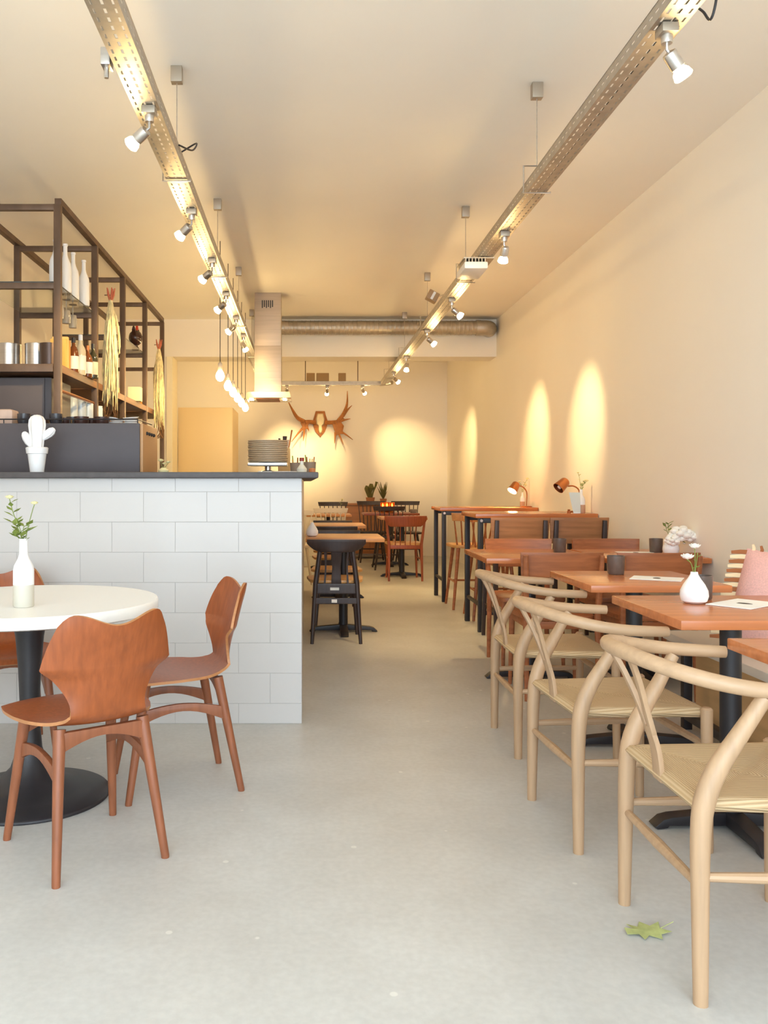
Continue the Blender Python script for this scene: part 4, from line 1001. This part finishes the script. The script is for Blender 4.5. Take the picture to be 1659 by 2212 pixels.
# high tables with stools
def high_table(label, x0, x1, y0, y1, h, topm):
    t = thing('high_table', label, 'table', (x0, y0, 0), 0, 'high tables against the right wall'); W, D = x1-x0, y1-y0
    MB().box(0, W, 0, D, h-.035, h).obj('tabletop', topm, t, bevel=.005)
    for x in (.025, W-.06):
        for y in (.025, D-.055): MB().box(x, x+.04, y, y+.04, 0, h-.0355).obj('leg', BLK, t, bevel=.002)
        MB().box(x+.008, x+.032, .065, D-.055, .20, .225).obj('foot_rail', BLK, t, bevel=.002)
    for y in (.03, D-.05): MB().box(.066, W-.061, y, y+.02, h-.075, h-.036).obj('apron', BLK, t, bevel=.002)
    for y in (.05,): MB().tube([(.045, -.0, h-.055), (.045, .024, h-.055)], .012, 10).obj('bolt', CHROME, t)
    return t
high_table('nearer high table with copper lamp against the right wall', 1.335, 2.295, 6.86, 7.50, .935, CHERRY)
high_table('farther high table with the lit lamp against the right wall', 1.325, 2.295, 8.62, 9.22, .935, CHERRY)
def make_panel_stool(label, group):
    t = thing('panel_back_stool', label, 'stool', group=group)
    m = DKWOOD
    seat_slab(.20, -.18, .20, .60, .035, .05).obj('seat', WALNUT, t, bevel=.006)
    for s in (-1, 1):
        MB().flat([(-.24, .185*s, 0), (-.195, .178*s, .60), (-.235, .175*s, .905)], (0, 1, 0), [.026, .034, .028], [.028, .036, .024]).obj('rear_leg', m, t, bevel=.002)
        MB().flat([(.21, .185*s, 0), (.17, .175*s, .57)], (0, 1, 0), [.026, .034], [.026, .034]).obj('front_leg', m, t, bevel=.002)
        MB().box(-.20, .18, .172*s-.01, .172*s+.01, .22, .25).obj('side_stretcher', m, t, bevel=.002)
    MB().box(.165, .19, -.17, .17, .16, .19).obj('foot_rail', m, t, bevel=.002)
    curved_panel(MB(), -.182, .215, .735, .925, .015, .014, lambda v: 1-.03*(1-v), tilt=.12).obj('backrest', wood('stool_back', (160, 108, 68), .5, .2, 'y', 50, 3), t, bevel=.005)
    return t
ps = make_panel_stool('brown panel-back stool, left of the two before the high table', 'panel-back stools before the high table')
ps.location = (1.56, 6.56, 0); ps.rotation_euler = (0, 0, PI/2)
dup(ps, (1.99, 6.56, 0), PI/2, 'brown panel-back stool, right of the two before the high table')
ss = make_spindle('light spindle stool between the high tables, aisle side', WALNUT, 'spindle stools between the high tables', top=.90, seatm=LTSEAT, crestm=BEECH, sh=.60, crest=.075, name='spindle_stool', cat='stool', hw=.19)
ss.location = (1.56, 8.33, 0); ss.rotation_euler = (0, 0, PI/2)
dup(ss, (2.03, 8.33, 0), PI/2, 'light spindle stool between the high tables, wall side')
ss2 = dup(ss, (1.62, 7.66, 0), -PI/2, 'spindle stool facing out behind the nearer high table')

# lamps and vases on the high tables
HT = .9355
def desk_lamp(label, loc, stem, head_c, aim, lit):
    t = thing('desk_lamp', label, 'lamp', loc, 0, 'small copper lamps on the high tables')
    MB().lathe([(0, 0), (.055, 0), (.057, .006), (.050, .012), (0, .014)], 24).obj('base', COPPER, t)
    MB().tube(stem, .006, 8, k=6).obj('stem', COPPER, t)
    M = frame(head_c, aim)
    MB().lathe([(.010, -.062), (.030, -.058), (.040, -.046), (.050, .045), (.047, .045), (.037, -.044), (0, -.052)], 24, M=M).obj('shade', COPPER, t)
    if lit:
        MB().lathe([(0, .030), (.044, .030), (.044, .036), (0, .045)], 20, M=M).obj('glowing_bulb', BULB, t)
        ld = bpy.data.lights.new('desk_lamp_light', 'SPOT'); ld.energy = 12; ld.color = WARM; ld.spot_size = 2.2; ld.spot_blend = .8; ld.shadow_soft_size = .03
        lo = bpy.data.objects.new('desk_lamp_light', ld); C.objects.link(lo)
        lo.location = Vector(loc)+Vector(head_c)+Vector(aim).normalized()*.06; lo.rotation_euler = Vector(aim).to_track_quat('-Z', 'Y').to_euler()
    else:
        MB().lathe([(0, .0), (.012, .0), (.020, .02), (.016, .036), (0, .042)], 16, M=M).obj('bulb', WHITE, t)
    return t
q = P(1137, 0, 8.78)
desk_lamp('lit desk lamp with arched stem on the farther high table', (q.x, 8.78, HT), [(0, 0, .01), (.005, 0, .12), (-.005, 0, .17), (-.04, 0, .205), (-.085, 0, .215)], (-.125, -.01, .195), (-.55, -.35, -.75), True)
q = P(1253, 0, 7.12)
desk_lamp('unlit copper desk lamp on the nearer high table', (q.x+.01, 7.22, HT), [(0, 0, .01), (.015, 0, .13), (.01, 0, .185), (-.03, 0, .215), (-.085, 0, .215)], (-.135, -.02, .225), (-.72, -.25, -.62), False)
def small_bottle_vase(label, loc, s=1.0):
    t = thing('two_tone_vase', label, 'vase', loc, 0, 'two-tone bottle vases on the high tables')
    MB().lathe([(0, 0), (.030*s, 0), (.032*s, .004), (.032*s, .066*s)], 24).obj('base_band', mat('taupe_band', (206, 168, 138), .6), t)
    MB().lathe([(.032*s, .0661*s), (.032*s, .105*s), (.022*s, .13*s), (.012*s, .145*s), (.012*s, .19*s), (.009*s, .19*s), (0, .15*s)], 24).obj('body', WHITE, t)
q = P(1130, 0, 8.95)
small_bottle_vase('two-tone bottle vase behind the lit desk lamp', (q.x, 8.98, HT), .78)
sprig('pale_sprig', 'pale yellow sprig in the vase behind the lit lamp', (q.x, 8.98, HT+.13), [([(0,0,0), (-.01,0,.06), (-.03,0,.12)], 4, .02), ([(0,0,0), (.01,0,.08), (.05,0,.15)], 6, .02), ([(0,0,0), (.02,0,.06), (.03,0,.09)], 3, .02)], PALEG, YPET, leaf=.02)
q = P(1257, 0, 7.0)
small_bottle_vase('two-tone bottle vase beside the unlit copper lamp', (q.x, 7.02, HT), 1.0)
sprig('yellow_sprig', 'yellow-green sprig in the vase beside the copper lamp', (q.x, 7.02, HT+.16), [([(0,0,0), (-.005,0,.06), (-.015,0,.13), (-.025,0,.16)], 3, .012), ([(0,0,0), (.015,0,.06), (.04,0,.09)], 5, .024), ([(0,0,0), (.0,0,.04), (.01,0,.07)], 4, .02)], PALEG, YPET, leaf=.022)
q = P(1240, 0, 7.0)
mc = thing('standing_menu', 'pale blue menu card standing beside the copper lamp', 'menu', (q.x+.01, 6.98, HT), -.3)
MB().prism([(-.055, .165), (.03, .165), (.035, .0), (-.02, .0)], lambda p: (p[0], -.001, p[1]), lambda p: (p[0], .001, p[1])).obj('card', mat('pale_blue_card', (214, 222, 216), .5), mc)
MB().box(-.02, .03, -.012, .012, 0, .006).obj('foot', WHITE, mc)
lathe_thing('copper_shaker', [(0, 0), (.014, 0), (.016, .014), (.010, .02), (.012, .028), (0, .032)], COPPER, (P(1229, 0, 6.98).x, 6.98, HT), 'small reddish-copper shaker on the nearer high table', 'shaker')
tb = MB().lathe([(0, 0), (.010, 0), (.012, .004), (.012, .13), (.010, .13), (.010, .01), (0, .01)], 14).mesh('tube_glass', mat('tube_glass', (232, 220, 196), .1, trans=.5))
for px, d, lb in ((1287, 7.05, 'left of two slim glass tubes on the nearer high table'), (1296, 7.12, 'right of two slim glass tubes on the nearer high table'), (1155, 8.9, 'slim glass tube behind the lit lamp on the farther high table')):
    tag(link('tube_glass', tb, None, (P(px, 0, d).x, d, HT)), lb, 'glass', 'slim glass tubes')

# back wall sideboard, cactus and plants, candles
sbd = thing('low_sideboard', 'low wooden sideboard with plants in front of the back wall', 'sideboard', (.95, 13.85, 0))
SBW = wood('sideboard_wood', (176, 118, 72), .5, .15, 'x', 30, 2)
MB().box(-.32, .42, -.2, .2, .08, .83).obj('body', SBW, sbd, bevel=.005)
MB().box(-.34, .44, -.22, .22, .831, .86).obj('top', SBW, sbd, bevel=.004)
for k in range(2): MB().box(-.31+.365*k, .045+.365*k, -.216, -.201, .10, .82).obj('door', SBW, sbd, bevel=.004)
for x in (-.28, .38):
    for y in (-.16, .16): MB().box(x-.02, x+.02, y-.02, y+.02, 0, .08).obj('leg', DKWOOD, sbd)
cg = mat('cactus_green', (96, 92, 44), .7, var=.2, scale=(40, 40, 40))
cp_ = thing('potted_cactus', 'potted cactus with three arms on the back sideboard', 'plant', (P(800, 0, 13.75).x, 13.75, .861))
MB().lathe([(0, 0), (.055, 0), (.072, .095), (.066, .095), (.06, .08), (0, .08)], 20).obj('pot', TERRA, cp_)
for pts, r in (([(-.02, 0, .08), (-.04, 0, .16), (-.06, 0, .23), (-.055, 0, .28)], [.018, .028, .034, .018]), ([(.0, 0, .08), (.005, 0, .18), (.01, 0, .25), (.015, 0, .31)], [.018, .022, .050, .024]), ([(.02, 0, .08), (.045, 0, .18), (.08, 0, .27), (.10, 0, .34)], [.014, .012, .016, .022])):
    MB().tube(pts, r, 10, k=4).obj('cactus_stem', cg, cp_)
sp2 = thing('spiky_plant', 'small spiky succulent in a pot beside the cactus', 'plant', (P(828, 0, 13.75).x, 13.75, .861))
MB().lathe([(0, 0), (.045, 0), (.056, .075), (.05, .075), (0, .065)], 20).obj('pot', TERRA, sp2)
spk = MB()
for k in range(22):
    a = k*2.4; L = random.uniform(.10, .26) if k % 4 else .29; sprd = random.uniform(.02, .11)
    spk.tube([(0, 0, .065), (sprd*.5*math.cos(a), sprd*.5*math.sin(a), .065+L*.5), (sprd*math.cos(a), sprd*math.sin(a), .065+L*.95)], [.007, .009, .001], 5, k=3)
o = spk.obj('spikes', cg, sp2); o['kind'] = 'stuff'
for i, (px, d) in enumerate([(827, 12.40), (836, 12.55), (847, 12.45)]):
    t = thing('candle_glass', '%s amber candle glass glowing on the table at the back' % ['left', 'middle', 'right'][i], 'candle', (P(px, 0, d).x, d, .7555), 0, 'amber candle glasses')
    MB().lathe([(0, 0), (.034, 0), (.040, .15), (.037, .15), (.031, .01), (0, .01)], 18).obj('glass', mat('amber_tumbler', (232, 140, 64), .15, trans=.85), t)
    MB().lathe([(0, .0105), (.026, .0105), (.026, .085), (0, .085)], 14).obj('wax', CREAMF, t)
    MB().lathe([(0, .087), (.011, .100), (.008, .120), (0, .140)], 10).obj('flame', FLAME, t)
gb = tag(link('glass_bowl', MB().lathe([(0, 0), (.04, 0), (.07, .05), (.066, .05), (.036, .006), (0, .006)], 20).mesh('glass_bowl', mat('bowl_glass', (206, 196, 180), .1, trans=.4)), None, (P(893, 0, 12.5).x, 12.5, .7555)), 'pale glass bowl on the candle-lit table', 'bowl')
q = P(735, 0, 11.9)
lathe_thing('slim_vase', [(0, 0), (.022, 0), (.026, .03), (.010, .09), (.010, .11), (0, .09)], WHITE, (q.x, 11.95, .7555), 'slim white vase on the table by the white spindle chair', 'vase')
sprig('small_sprig', 'thin sprig in the slim vase near the back', (q.x, 11.95, .845), [([(0,0,0), (.01,0,.06), (.03,0,.11)], 4, .02)], PALEG, YPET, leaf=.025)
